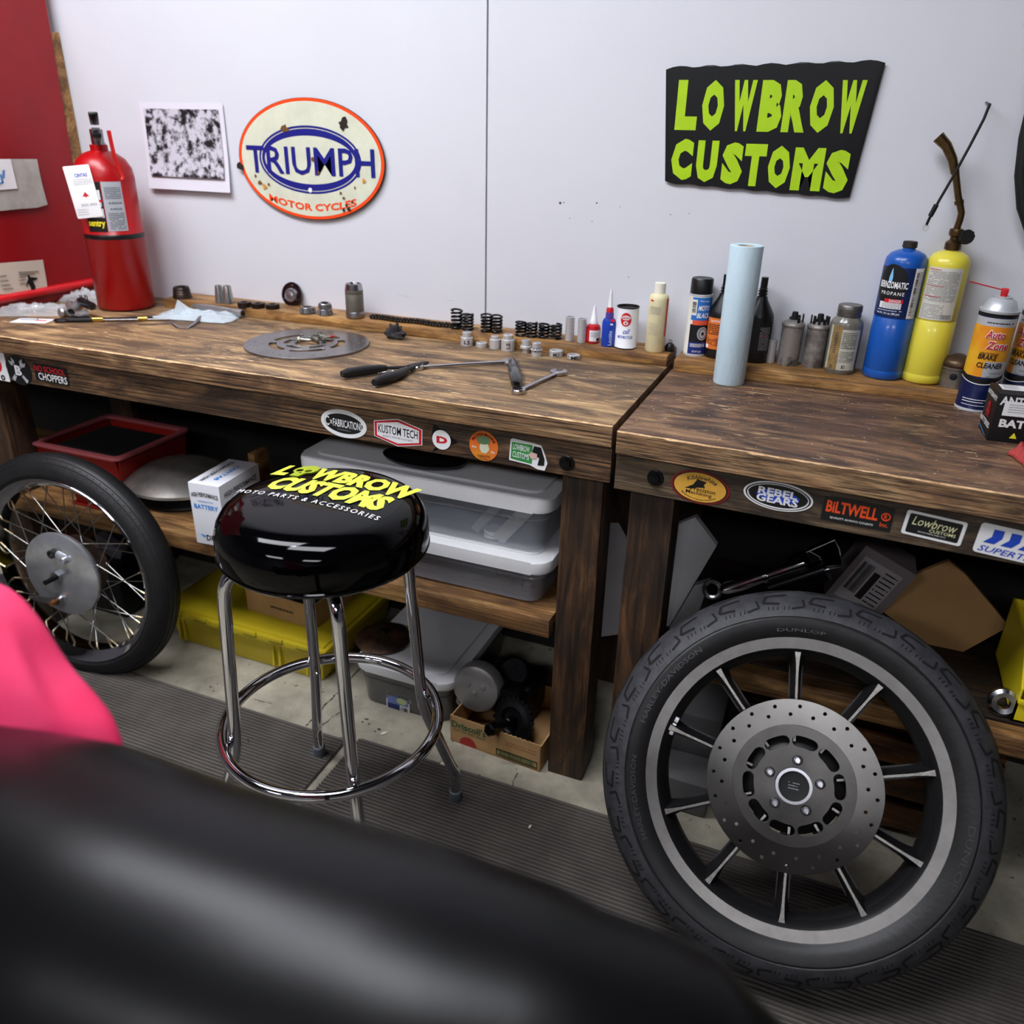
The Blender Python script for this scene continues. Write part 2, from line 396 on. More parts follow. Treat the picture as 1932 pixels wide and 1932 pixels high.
ZL, ZR, ZG, ZGR = .9, .893, .925, .920      # bench tops and ledge tops
WB = thing('workbench', 'long rustic brown wood workbench with light chipped front edge, left of the seam', 'workbench')
tabletop(-3.3, -.003, lambda x: 0, ZL, .042, 'tabletop', [WTOP, WEDGE, WORN], WB)
b = B(); b.box((-1.65, .037, .8185), (3.29, .038, .075), bev=.002); b.build('apron', WAPR, WB)
b = B(); b.box((-.736, .5085, (ZL+ZG)/2), (1.462, .105, ZG-ZL), bev=.003); b.build('back_ledge', WLEDGE, WB)
p = aty(27, 830, .07).x
def post(x0, x1, parent, y0=.057, d=.085, z1=.858):
    b = B(); b.box(((x0+x1)/2, y0+d/2, z1/2), (x1-x0, d, z1), bev=.004); return b.build('leg', WPOST, parent)
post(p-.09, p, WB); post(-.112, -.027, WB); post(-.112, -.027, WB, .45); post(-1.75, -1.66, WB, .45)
b = B(); b.box((-1.42, .27, .4155), (2.6, .40, .025), bev=.002); b.build('shelf', WSHELF, WB)
b = B(); b.box((-1.42, .06, .406), (2.6, .034, .045), bev=.003); b.build('shelf_rail', WSHELF, WB)
b = B(); b.box((-1.7, .549, .43), (3.2, .012, .855)); b.build('shade_panel', M('shade_panel_dark', '15120f', .9), WB)  # added dark sheet: under-bench shade put into its colour
WR = thing('workbench', 'rustic brown wood workbench with darker stained top, right of the seam', 'workbench')
tabletop(.006, 2.6, rz_front, ZR, .045, 'tabletop', [WTOP2, WEDGE, WORN], WR, seed=5)
b = B(); b.prism([(.004, .018), (2.6, .018+rz_front(2.6)), (2.6, .056+rz_front(2.6)), (.004, .056)], .773, .848); b.build('apron', WAPR2, WR)
b = B(); b.box((1.3075, .5085, (ZR+ZGR)/2), (2.593, .105, ZGR-ZR), bev=.003); b.build('back_ledge', WLEDGE, WR)
b = B(); x0, x1 = aty(1183, 1000, .057).x, aty(1262, 1040, .057).x
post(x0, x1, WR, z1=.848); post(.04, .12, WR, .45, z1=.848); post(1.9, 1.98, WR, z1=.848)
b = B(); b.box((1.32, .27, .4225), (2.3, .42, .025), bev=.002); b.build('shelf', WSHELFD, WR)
b = B(); b.box((1.32, .031, .415), (2.3, .038, .042), bev=.003); b.build('shelf_rail', WSHELF, WR)
b = B(); b.box((1.3, .549, .42), (2.5, .012, .84)); b.build('shade_panel', M('shade_panel_dark'), WR)  # same added dark sheet, standing in for shade under the right bench

def apron_pt(u, v, right, e=.0):
    if right: return onp(u, v, (0, .018-e, 0), (sin(.0369), cos(.0369), 0))
    return aty(u, v, .018-e)
def lagbolt(u, v, right, par):
    P = apron_pt(u, v, right); b = B(); n = 6
    b.cyl(.0155, 0, .004, 28, bev=.001); b.lathe([(0, .012), (.009, .0105), (.0105, .004), (.0105, 0)], 6); b.cyl(.0045, .0112, .0128, 12)
    o = b.build('lag_bolt', M('black_bolt', '101012', .3, .6), par); o.matrix_world = X(*P) @ RX(90); return o
lagbolt(1070, 873, 0, WB); lagbolt(1237, 901, 1, WR)

# ---------------------------------------------------------------- stickers
def sticker(label, L_, R_, vt, vb, right, shape, base_col, fn):
    A = apron_pt(*L_, right, .0008); Z = apron_pt(*R_, right, .0008); c = (A+Z)/2; w = (Z-A).length
    u, v = (L_[0]+R_[0])/2, (L_[1]+R_[1])/2
    h = apron_pt(u, vt, right).z-apron_pt(u, vb, right).z; c.z = (apron_pt(u, vt, right).z+apron_pt(u, vb, right).z)/2
    tilt = atan2(Z.z-A.z, sqrt((Z.x-A.x)**2+(Z.y-A.y)**2)); rz = -.0369 if right else 0
    t = thing('sticker', label, 'sticker'); t.matrix_world = X(*c) @ MX.Rotation(rz, 4, 'Z') @ MX.Rotation(-tilt, 4, 'Y')
    h *= cos(tilt)
    b = B(); b.prism(shape(w, h), 0, .0008, RX(90)); b.build('backing', base_col, t)
    fn(t, w, h); return t
MP = [flatmap(-.0010), flatmap(-.0013), flatmap(-.0016), flatmap(-.0019)]
def flat(par, name, poly, col, lvl=0):
    b = B(); b.face([MP[lvl](x, z) for x, z in poly]); return b.build(name, col, par)
def letters(par, items, col, lvl=1, name='lettering', mp=None):
    b = B()
    for it in items: T(b, it[0], it[1], it[2], it[3], it[4], mp or MP[lvl], **(it[5] if len(it) > 5 else {}))
    return b.build(name, col, par)
def fineprint_obj(t, x0, x1, z0, z1, rows, col, lvl=1, seed=1, mp=None, name='fine_print'):
    b = B(); fineprint(b, x0, x1, z0, z1, rows, mp or MP[lvl], seed=seed); return b.build(name, col, t)
ell = lambda w, h, n=40: [(w/2*cos(2*pi*i/n), h/2*sin(2*pi*i/n)) for i in range(n)]
def s_cut(t, w, h):
    flat(t, 'emblem', circ(h*.28, w*.15, h*.05), RED); b = B(); b.raw(plate([circ(h*.09, w*.3, -h*.38), circ(h*.05, w*.3, -h*.38)]), RX(90)@X(0, 0, .0012)); b.build('ring_mark', INK, t)
sticker('white sticker with a red disc at the cut-off left end of the apron', (-44, 682), (13, 692), 662, 714, 0, lambda w, h: rrect(w, h, .002), WHITE, s_cut)
def wrenchpoly(L, w, r):
    o = []
    for s_ in (1, -1):
        k = []
        for a in (200, 230, 260, 290, 320): k.append((L/2*s_+s_*r*cos(RD(a-180))*-1, r*sin(RD(a-180))))
    pts = [(-L/2, w), (L/2-r, w), (L/2-r*.4, r), (L/2+r*.9, r*.7), (L/2+.1*r, r*.25), (L/2+.1*r, -r*.25), (L/2+r*.9, -r*.7), (L/2-r*.4, -r), (L/2-r, -w), (-L/2, -w)]
    for a in range(240, 121, -20): pts.append((-L/2+r*.8*cos(RD(a))*-1*-1-r*.2, r*.8*sin(RD(a))))
    return pts
def s_b(t, w, h):
    for sg in (1, -1):
        a = RD(-48*sg+180) if 0 else RD(90-42*sg)
        P = [(x*cos(a)-y*sin(a), x*sin(a)+y*cos(a)) for x, y in wrenchpoly(h*.72, h*.055, h*.13)]
        flat(t, 'wrench_print', P, SILV, 1 if sg > 0 else 2)
    letters(t, [('B', 0, 0, w*.34, h*.42)], INK, 3); letters(t, [('B', 0, 0, w*.26, h*.34)], WHITE, 3).location.y = -.0004
sticker('black oval sticker with crossed silver wrenches and a letter B', (11, 690), (59, 700), 671, 725, 0, ell, M('sticker_black', '0f1014', .35), s_b)
sticker('small black sticker with red NO SCHOOL over white CHOPPERS', (66, 702), (129, 714), 690, 722, 0, lambda w, h: rrect(w, h, .001), M('sticker_black'),
        lambda t, w, h: (letters(t, [('NO SCHOOL', -w*.02, h*.22, w*.92, h*.36)], RED), letters(t, [('CHOPPERS', w*.03, -h*.22, w*.86, h*.42)], WHITE)))
sticker('white-rimmed black oval sticker reading C FABRICATIONS', (606, 791), (692, 808), 773, 825, 0, ell, WHITE,
        lambda t, w, h: (flat(t, 'black_field', ell(w*.84, h*.7), INK), letters(t, [('C', -w*.36, h*.02, w*.1, h*.34), ('x', -w*.27, 0, w*.06, h*.14), ('FABRICATIONS', w*.09, 0, w*.64, h*.28)], WHITE), fineprint_obj(t, -w*.14, w*.16, -h*.25, -h*.2, 1, GREYP)))
hexa = lambda w, h, k=1: [(-w/2*k, -h*.2*k), (-w/2*k, h*.42*k), (-w*.0, h*.5*k), (w/2*k, h*.28*k), (w/2*k, -h*.42*k), (w*.0, -h*.5*k)]
hexs = lambda w, h, k=1: [(-w/2*k, -h*.28*k), (-w/2*k, h*.28*k), (0, h*.5*k), (w/2*k, h*.28*k), (w/2*k, -h*.28*k), (0, -h*.5*k)]
sticker('white and red hexagonal sticker reading KUSTOM TECH', (706, 808), (797, 826), 790, 842, 0, hexs, WHITE,
        lambda t, w, h: (flat(t, 'red_border', hexs(w*.97, h*.94), RED, 0), flat(t, 'white_field', hexs(w*.87, h*.78), WHITE, 1), letters(t, [('KUSTOM TECH', 0, h*.05, w*.82, h*.3)], INK, 2), letters(t, [('QUALITY MOTORCYCLE PARTS', 0, -h*.2, w*.62, h*.07, {'bold': 0})], INK, 2)))
def s_d(t, w, h):
    flat(t, 'white_disc', circ(h*.34, -w*.12, -h*.02), WHITE, 1); letters(t, [('D', -w*.1, -h*.02, w*.42, h*.24, {'bold': .05})], RED, 2)
sticker('black arrow sticker with red D on a white disc', (815, 828), (864, 836), 802, 856, 0, lambda w, h: [(-w*.5, h*.1), (-w*.42, h*.5), (w*.5, 0), (-w*.1, -h*.3), (-w*.5, -h*.5), (-w*.36, -h*.3), (-w*.46, -h*.15)], M('sticker_black'), s_d)
def s_o(t, w, h):
    b = B(); NZ.seed_set(3) if hasattr(NZ, 'seed_set') else 0
    flat(t, 'cap_print', [(-w*.2, h*.1), (-w*.25, h*.25), (-w*.1, h*.33), (w*.1, h*.34), (w*.24, h*.24), (w*.2, h*.1), (0, h*.05)], M('sage_print', '5d7a55', .5), 1)
    flat(t, 'face_print', [(-w*.12, h*.06), (w*.16, h*.08), (w*.2, -h*.1), (w*.08, -h*.24), (-w*.08, -h*.22), (-w*.14, -h*.08)], M('pale_print', 'cfd0b4', .5), 1)
    letters(t, [('PRECISION MACHINE', 0, h*.4, w*.95, h*.09, {'arc': w*.42}), ('CHARLOTTE', 0, -h*.34, w*.45, h*.08), ('NORTH CAROLINA', 0, -h*.43, w*.3, h*.05)], INK, 2)
    letters(t, [('Since', -w*.33, -h*.05, w*.16, h*.08), ('Est', w*.33, -h*.16, w*.12, h*.08)], WHITE, 2)
sticker('round orange sticker with a green capped head', (886, 839), (940, 847), 813, 869, 0, ell, M('orange_print', 'e2562a', .45, col2='d98a2c', vs=14), s_o)
def s_g(t, w, h):
    flat(t, 'green_field', [(-w*.46, -h*.3), (-w*.46, h*.36), (w*.08, h*.4), (w*.1, -h*.34)], M('green_print', '2d8a3e', .5), 1)
    letters(t, [('LOWBROW', -w*.2, h*.2, w*.44, h*.24), ('CUSTOMS', -w*.2, -h*.1, w*.44, h*.24)], WHITE, 2)
    flat(t, 'black_shape', [(w*.08, h*.1), (w*.12, h*.38), (w*.3, h*.38), (w*.42, -h*.05), (w*.42, -h*.3), (w*.25, -h*.34), (w*.28, -h*.05)], INK, 2)
    flat(t, 'pink_shape', [(0, 0), (w*.06, h*.14), (w*.22, h*.1), (w*.22, -h*.08), (w*.08, -h*.14)], M('pink_print', 'd8b0a8', .5), 3)
sticker('green and white die-cut LOWBROW CUSTOMS sticker beside the left lag bolt', (962, 852), (1034, 868), 833, 881, 0, lambda w, h: [(-w/2, -h*.38), (-w/2, h*.44), (-w*.45, h*.5), (w*.1, h*.48), (w*.3, h*.46), (w*.42, h*.1), (w*.5, -h*.2), (w*.44, -h*.5), (w*.25, -h*.5), (w*.05, -h*.4)], WHITE, s_g)
def s_k(t, w, h):
    flat(t, 'black_ring', ell(w*.93, h*.93), INK, 0); flat(t, 'gold_field', ell(w*.88, h*.88), M('gold_print', 'e0aa45', .35, .2, var=.12, vs=8), 1)
    letters(t, [('Kibblewhite', w*.02, h*.31, w*.52, h*.13, {'arc': w*.5}), ('Precision', w*.06, -h*.06, w*.42, h*.13), ('Machining', 0, -h*.2, w*.44, h*.14), ('Manufacturer of Valvetrain Components', 0, -h*.38, w*.62, h*.06, {'arc': -w*.5})], INK, 2)
    flat(t, 'emblem', [(-w*.25, -h*.1), (-w*.12, h*.05), (-w*.06, h*.24), (w*.1, h*.2), (w*.06, h*.1), (w*.09, h*.02), (-w*.05, -h*.02), (-w*.12, -h*.08)], INK, 2)
sticker('gold oval sticker with dark red rim reading Kibblewhite Precision Machining', (1266, 905), (1377, 930), 888, 950, 1, ell, M('maroon_print', '7d1418', .4), s_k)
def s_r(t, w, h):
    flat(t, 'black_field', ell(w*.94, h*.9), INK, 0); b = B()
    b.raw(plate([ell(w*.89, h*.84), ell(w*.87, h*.80)]), RX(90)@X(0, 0, .0012)); 
    for i in range(60):
        a = pi+pi*i/59; b.face([MP[1]((w*.42+d)*cos(a+e), (h*.38+d)*sin(a+e)) for d, e in ((0, -.012), (0, .012), (w*.02, .012), (w*.02, -.012))])
    b.build('gear_teeth_print', WHITE, t)
    flat(t, 'blue_field', ell(w*.62, h*.44), BLUE, 1); letters(t, [('REBEL', -w*.01, h*.13, w*.56, h*.25, {'bold': .03}), ('GEARS', w*.0, -h*.13, w*.6, h*.27, {'bold': .03})], WHITE, 2)
sticker('white-rimmed black oval sticker with blue centre reading REBEL GEARS', (1403, 924), (1534, 950), 909, 963, 1, ell, WHITE, s_r)
OR = M('orange_ink', 'e8501e', .45)
def s_l(t, w, h):
    letters(t, [('BiLTWELL', -w*.08, h*.12, w*.74, h*.5, {'bold': .03}), ('R', w*.4, h*.1, w*.05, h*.2), ('Inc.', w*.4, -h*.24, w*.12, h*.18)], OR, 1)
    b = B(); b.raw(plate([circ(w*.065, w*.4, h*.1), circ(w*.052, w*.4, h*.1)]), RX(90)@X(0, 0, .0012)); b.build('ring_print', OR, t)
    letters(t, [('QUALITY ALWAYS COUNTS', -w*.06, -h*.34, w*.62, h*.1)], WHITE, 1)
sticker('black sticker with orange BILTWELL Inc. lettering', (1552, 957), (1684, 982), 946, 992, 1, lambda w, h: rrect(w, h, .002), M('sticker_black'), s_l)
def s_w(t, w, h):
    flat(t, 'black_field', rrect(w*.88, h*.8, .003), INK, 0); C_ = M('cream_print', 'd9d8a8', .5)
    letters(t, [('Lowbrow', w*.0, h*.14, w*.74, h*.36, {'shear': .25, 'bold': 0}), ('CUSTOMS', w*.16, -h*.14, w*.44, h*.13)], C_, 1)
    letters(t, [('MOTO PARTS AND ACC', 0, -h*.28, w*.46, h*.06, {'bold': 0})], WHITE, 1)
sticker('white-edged black sticker with cream script Lowbrow Customs', (1706, 983), (1819, 1009), 972, 1019, 1, lambda w, h: rrect(w, h, .004), WHITE, s_w)
def s_s(t, w, h):
    for k in range(4):
        x = -w*.42+k*w*.2; flat(t, 'wave_print', [(x, -h*.12), (x+w*.08, h*.1), (x+w*.08, h*.36), (x+w*.2, h*.36), (x+w*.2, h*.1), (x+w*.13, -h*.12)], BLUE, 1)
    letters(t, [('SUPERTRAPP', 0, -h*.32, w*.9, h*.2, {'shear': .3})], BLUE, 1)
sticker('white rounded sticker with blue waves and SUPER, cut by the right edge', (1844, 1010), (2010, 1048), 1001, 1060, 1, lambda w, h: rrect(w, h, .006), WHITE, s_s)

# ----------------------------------------------------------------- wheels
def wheel_matrix(P, n, spin=0):
    n = V(n).normalized(); x = V((0, 0, 1)).cross(n).normalized(); y = n.cross(x)
    m = MX((x, y, n)).transposed().to_4x4(); return X(*P) @ m @ MX.Rotation(spin, 4, 'Z')
lean = RD(33)
T2 = thing('motorcycle_wheel', 'large cast motorcycle wheel with drilled brake disc and fat tyre, leaning at right', 'wheel')
T2C = atd(1494, 1474, 1.463)
T2.matrix_world = wheel_matrix(T2C, (.04, -cos(lean), sin(lean))) @ MX.Scale(.917, 4)
Ro = .358
prof = [(.262, .048), (.276, .052), (.281, .056), (.290, .063), (.303, .068), (.314, .0685), (.3175, .0665), (.3195, .0675), (.331, .0635), (.345, .054), (.358, .040), (.368, .022), (.3735, 0)]
def tyre(prof, tread=None, mats=(RUB, RUBD), n=96, parent=None, extra=None, crown=0):
    b = B(); full = prof+[(r, -z) for r, z in prof[-2::-1]]; k = len(full)-1; b.lathe(full, n, mis=[3 if crown and crown <= j < k-crown else 0 for j in range(k)])
    if tread: tread(b)
    if extra: extra(b)
    return b.build('tyre', list(mats), parent, sharp=28)
def surf(prof, s):                   # s in metres along the crown from the centre line -> (r, z) point just above the rubber
    k = prof[::-1]; sg = 1 if s >= 0 else -1; d = abs(s)
    for (r0, z0), (r1, z1) in zip(k, k[1:]):
        l = sqrt((r1-r0)**2+(z1-z0)**2)
        if d <= l or (r1, z1) == k[-1]:
            t = d/l; r, z = r0+(r1-r0)*t, z0+(z1-z0)*t; nr, nz_ = (z1-z0)/l, (r0-r1)/l; return r+nr*.0007, sg*(z+nz_*.0007)
        d -= l
def groove(b, prof, pts, w, mi=1):
    for (a0, s0), (a1, s1) in zip(pts, pts[1:]):
        da = (a1-a0)*prof[-1][0]; ds = s1-s0; l = sqrt(da*da+ds*ds) or 1; ox, oy = -ds/l*w/2, da/l*w/2; k = 4; R_ = prof[-1][0]
        for i in range(k):
            q = []
            for t, sg in ((i/k, -1), ((i+1)/k, -1), ((i+1)/k, 1), (i/k, 1)):
                a = a0+(a1-a0)*t+sg*ox/R_; s_ = s0+ds*t+sg*oy; r, z = surf(prof, s_); q.append((r*cos(a), r*sin(a), z))
            b.face(q, mi)
def tread2(b):
    N_ = 25
    for i in range(N_):
        a = 2*pi*i/N_; p = 2*pi/N_
        for sg in (1, -1):
            o = 0 if sg > 0 else p/2
            groove(b, prof, [(a+o, .036*sg), (a+o+p*.42, .040*sg), (a+o+p*.52, .060*sg), (a+o+p*.16, .064*sg)], .0060)
            groove(b, prof, [(a+o+p*.66, .050*sg), (a+o+p*.62, .070*sg), (a+o+p*.90, .076*sg)], .0052)
            groove(b, prof, [(a+o, .012*sg), (a+o+p*.6, .020*sg)], .005)
            for k in (.2, .3, .4, .95, 1.05): groove(b, prof, [(a+o+p*k, .070*sg), (a+o+p*(k+.02), .079*sg)], .0022)
        groove(b, prof, [(a, 0), (a+p, 0)], .003)
def ttext(b, s, am, r, wdt, h, z, mi):
    vs, fs = txt(s, .01); 
    def mp(x, y):
        a = am-x*wdt/r; rr = r+y*h; return V((rr*cos(a), rr*sin(a), z-(.0 if 1 else 0)))
    b.raw((vs, fs), mi=mi, mapf=mp)
SIDEW = M('sidewall_lettering', '343436', .5)
ty = tyre(prof, tread2, (RUB, RUBD, SIDEW, M('dusty_tread', '343438', .6, var=.3, vs=40, bump=.2, bs=150)), parent=T2, crown=7)
for s_, a_, r_, w_, h_, z_ in (('HARLEY-DAVIDSON', 152, .302, .19, .010, .0690), ('HARLEY-DAVIDSON', 198, .302, .16, .010, .0690), ('DUNLOP', -10, .302, .12, .012, .0690), ('DUNLOP', 96, .293, .09, .006, .0665)):
    b = B(); ttext(b, s_, RD(a_), r_, w_, h_, z_, 0); b.build('sidewall_lettering', SIDEW, T2)
b = B(); b.lathe([(.246, .030), (.252, .046), (.2575, .0515), (.2795, .0545), (.281, .0530), (.281, -.05), (.2575, -.0515), (.246, -.03), (.240, -.02), (.240, .02), (.246, .030)], 96, mis=[1, 1, 0, 0, 1, 1, 1, 1, 1, 1]); 
b.build('rim', [M('cast_rim', '777471', .38, .85, var=.1, vs=30), M('black_cast', '131315', .45)], T2)
b = B(); wp = [(r*cos(a), r*sin(a)) for a in (RD(a_) for a_ in range(0)) for r in (1,)]
for i in range(3): b.box((.2445*cos(RD(170-i*3.1)), .2445*sin(RD(170-i*3.1)), .030), (.008, .011, .014), MX.Rotation(RD(170-i*3.1), 3, 'Z'), bev=.001)
b.build('balance_weight', M('weight_zinc', 'c9c9cc', .35, .6), T2)
for a_ in (96.7, 60, 19, -19.5, -52, -86, -120, 206, 168, 133):
    a = RD(a_); R3 = MX.Rotation(a, 3, 'Z'); b = B()
    for s_ in (1, -1):
        b.grid(lambda u, v: R3 @ V((.08+.172*u, s_*(.003+.010*(1-.35*sin(pi*u)))*(.35+.65*v)+s_*.006*max(0, u-.8)*5*v, .034+.010*u-.045*v)), 10, 3, 0)
    b.grid(lambda u, v: R3 @ V((.08+.172*u, (v-.5)*.0046*(1+2*max(0, u-.85)*5), .0345+.0100*u)), 10, 2, 1)
    b.grid(lambda u, v: R3 @ V((.08+.172*u, (v-.5)*.026, -.012+.01*u)), 10, 2, 0)
    b.build('spoke', [M('black_cast'), M('machined_edge', '7f7c78', .35, .8, var=.25, vs=150)], T2)
b = B(); b.lathe([(.0, .040), (.030, .040), (.055, .036), (.085, .030), (.095, .02), (.095, -.03), (0, -.03)], 48); b.build('hub', M('black_cast'), T2)
def aniso(m, k=.85):
    N = m.node_tree.nodes; I = N['Principled BSDF'].inputs; I['Anisotropic'].default_value = k
    t = N.new('ShaderNodeTangent'); t.direction_type = 'RADIAL'; t.axis = 'Z'; m.node_tree.links.new(t.outputs[0], I['Tangent']); return m
DISC = M('disc_steel', '7d7876', .30, 1, var=.12, vs=7); DISC2 = aniso(M('disc_track', '575553', .28, 1, var=.1, vs=9))
b = B(); holes = []
for i in range(20):
    a = RD(18*i+4); holes.append(circ(.0038, .148*cos(a), .148*sin(a), 10)); holes.append(circ(.0038, .132*cos(a+RD(7)), .132*sin(a+RD(7)), 10))
b.raw(plate([circ(.1605, n=96), circ(.104, n=72)]+holes, .005, .0004), X(0, 0, .0480)); b.build('brake_disc', DISC2, T2)
b = B(); b.raw(plate([circ(.112, n=72)]+[slot(.083, RD(36*i+12), RD(9.5), .0105) for i in range(10)], .004, .0005), X(0, 0, .0515)); b.build('disc_carrier', aniso(M('carrier_steel', '4e4c4a', .36, .95, var=.15, vs=12), .6), T2)
b = B(); b.lathe([(.030, .053), (.034, .060), (.0335, .0625), (.028, .0625), (.027, .058), (.024, .0575), (0, .0572)], 36, mis=[0, 0, 0, 0, 1, 1]); b.build('hub_cap', [CHROMED, BLKM], T2)
b = B(); fineprint(b, -.010, .010, -.008, .008, 3, lambda x, y: V((x, y, .0582)), 0, .3, 5); b.build('cap_markings', GREYP, T2)
for i in range(5):
    a = RD(18+72*i); b = B(); b.lathe([(.0095, .0535), (.0095, .058), (.0075, .0605), (.005, .061), (.0045, .059), (0, .059)], 20, X(.048*cos(a), .048*sin(a), 0)); b.build('disc_bolt', CHROMED, T2)

T1 = thing('motorcycle_wheel', 'wire-spoked motorcycle wheel with polished drum brake and ribbed tyre, leaning at left', 'wheel')
T1C = atz(141, 1071, .305)
T1.matrix_world = wheel_matrix(T1C, (sin(RD(5)), -cos(RD(5)), sin(RD(4))))
prof1 = [(.2565, .030), (.262, .037), (.270, .042), (.282, .042), (.294, .036), (.308, .026), (.316, .012), (.318, 0)]
def tread1(b):
    for s_ in (-.036, -.024, -.012, 0, .012, .024, .036): 
        for i in range(48): groove(b, prof1, [(2*pi*i/48, s_), (2*pi*(i+1)/48, s_)], .0026)
    for s_ in (-.042, .042, .052, -.052, -.030, .030):
        for i in range(96): groove(b, prof1, [(2*pi*i/96, s_), (2*pi*(i+.12)/96, s_)], .003)
tyre(prof1, tread1, parent=T1)
b = B(); b.lathe([(.236, .020), (.242, .026), (.250, .035), (.2600, .0405), (.263, .036), (.256, .024), (.246, .0), (.256, -.024), (.263, -.036), (.2600, -.0405), (.250, -.035), (.242, -.026), (.236, -.02), (.234, 0), (.236, .02)], 96); b.build('rim', CHROME, T1)
NIP = M('spoke_nipple', 'a89878', .35, .9)
for i in range(40):
    sd = 1 if i % 2 else -1; a = 2*pi*i/40; da = RD(34)*(1 if (i//2) % 2 else -1); rh = .102 if sd > 0 else .075
    P0 = V((rh*cos(a+da), rh*sin(a+da), sd*.028)); P1 = V((.236*cos(a), .236*sin(a), sd*.006))
    b = B(); b.tube([P0, P0.lerp(P1, .86)], .0014, 6); b.tube([P0.lerp(P1, .86), P1], .0028, 6, mi=1); b.build('spoke', [M('spoke_steel', '8e8c88', .3, .95), NIP], T1)
b = B(); b.lathe([(0, -.040), (.075, -.040), (.082, -.034), (.082, -.026), (.05, -.02), (.045, .01), (.100, .016), (.108, .022), (.112, .040), (0, .040)], 56); b.build('hub', M('rusty_drum', '4a3a32', .6, .6, var=.4, vs=25), T1)
POL = M('polished_alloy', 'b4b6bc', .24, .78, var=.22, vs=11, bump=.04, bs=9)
b = B(); b.lathe([(.113, .030), (.1165, .040), (.115, .045), (.10, .050), (.05, .055), (0, .056)], 64); b.build('brake_plate', POL, T1)
b = B(); b.lathe([(0, .056), (.016, .056), (.016, .067), (0, .067)], 6); b.cyl(.0065, .06, .098, 16, mi=1); b.build('axle', [CHROMED, M('axle_dark', '222022', .4, .8)], T1)
def boss(x, y, r, h, m, nm='boss', n=20): b = B(); b.lathe([(r*1.3, .048), (r, .054), (r, .054+h), (r*.55, .054+h), (r*.5, .054+h*.6), (0, .054+h*.6)], n, X(x, y, 0)); b.build(nm, m, T1)
boss(.000, .066, .011, .014, M('rubber_black', '141414', .6)); boss(.032, .052, .010, .014, POL)
b = B(); b.tube([(-.004, .066, .054), (.03, .055, .057)], .010, 10); b.build('cable_stop', POL, T1)
boss(-.010, -.072, .014, .012, CHROMED, 'cam_boss'); b = B(); b.lathe([(0, .08), (.008, .08), (.008, .055), (0, .055)], 6, X(-.014, -.072, 0)); b.build('cam_bolt', M('rusty_bolt', '8a5a3a', .5, .7), T1)
b = B(); b.prism([(-.012, -.062), (-.012, -.083), (-.05, -.082), (-.095, -.078), (-.100, -.073), (-.095, -.068), (-.05, -.067)], .062, .068, bev=.001); b.build('brake_lever', CHROMED, T1)

# ------------------------------------------------------------------- stool
ST = thing('bar_stool', 'chrome-legged bar stool with glossy black vinyl seat printed LOWBROW CUSTOMS', 'stool', (-.452, -.298, 0))
SX, SY, SZ = .016, .004, .0
VIN = M('black_vinyl', '020203', .06, coat=0, spec=.22)
b = B(); b.lathe([(0, .803), (.05, .8018), (.10, .7990), (.135, .7950), (.155, .7895), (.169, .7805), (.179, .766), (.1845, .748), (.1855, .730), (.1850, .716), (.1835, .706), (.179, .700), (.170, .698), (0, .702)], 96, X(SX, SY, 0)); b.build('seat', VIN, ST, sharp=60)
b = B(); b.torus(.1842, .0022, X(SX, SY, .7100), 96, 6); b.build('seat_piping', VIN, ST)
tm = lambda x, y: V((SX+x, SY+y, .8037-.0086*(x*x+y*y)/.0196+.0006))
b = B()
def skull(b, cx, cy, w, h):
    P = [(-.5, .1), (-.42, .38), (-.15, .5), (.15, .5), (.42, .38), (.5, .1), (.42, -.12), (.24, -.2), (.2, -.5), (-.2, -.5), (-.24, -.2), (-.42, -.12)]
    out = [(cx+x*w, cy+y*h) for x, y in P]; ho = [circ(w*.15, cx-w*.2, cy, 10), circ(w*.15, cx+w*.2, cy, 10), [(cx-.06*w, cy-.22*h), (cx+.06*w, cy-.22*h), (cx, cy-.1*h)]]
    b.raw(plate([out]+ho, 0), mapf=tm)
WBD = .055
T(b, 'L', -.136, .088, .032, .062, tm, bold=WBD); skull(b, -.100, .092, .048, .066); T(b, 'WBROW', .030, .086, .212, .063, tm, bold=WBD, shear=-.1)
T(b, 'CUSTOMS', .002, .020, .236, .063, tm, bold=WBD, shear=.1)
b.build('logo_lettering', LIME, ST)
b = B(); T(b, 'MOTO PARTS & ACCESSORIES', -.010, -.030, .286, .0130, tm, bold=0, sp=1.35, arc=.8 if 0 else None); b.build('lettering', WHITE, ST)
b = B(); b.cyl(.135, .690, .7035, 48, X(SX*.5, 0, 0)); b.build('seat_plate', DSTEEL, ST)
for k in range(4):
    a = pi/4+k*pi/2; d = V((cos(a), sin(a), 0)); z = V((0, 0, 1))
    pts = [d*.06+z*.679, d*.12+z*.679, d*.143+z*.675, d*.158+z*.662, d*.165+z*.643, d*.168+z*.61, d*.184+z*.33, d*.188+z*.295, d*.197+z*.26, d*.245+z*.115, d*.255+z*.092, d*.257+z*.07, d*.257+z*.028]
    P = []
    for i in range(len(pts)-1): P += [pts[i].lerp(pts[i+1], t) for t in (0, .5)]
    P.append(pts[-1]); b = B(); b.tube(P, .0118, 16); leg = b.build('leg', CHROME, ST)
    b = B(); b.lathe([(0, .002), (.0125, .002), (.0145, .006), (.0145, .034), (.012, .036), (.012, .031)], 20, X(*(d*.257))); b.build('foot_cap', M('grey_rubber_foot', '6d7580', .5), leg)
    b = B(); b.lathe([(0, .0035), (.004, .003), (.0055, 0), (0, 0)], 14, X(*(d*.174+z*.308)) @ V((0, 0, 1)).rotation_difference(-d).to_matrix().to_4x4() @ X(0, 0, .0105)); b.build('rivet', CHROME, leg)
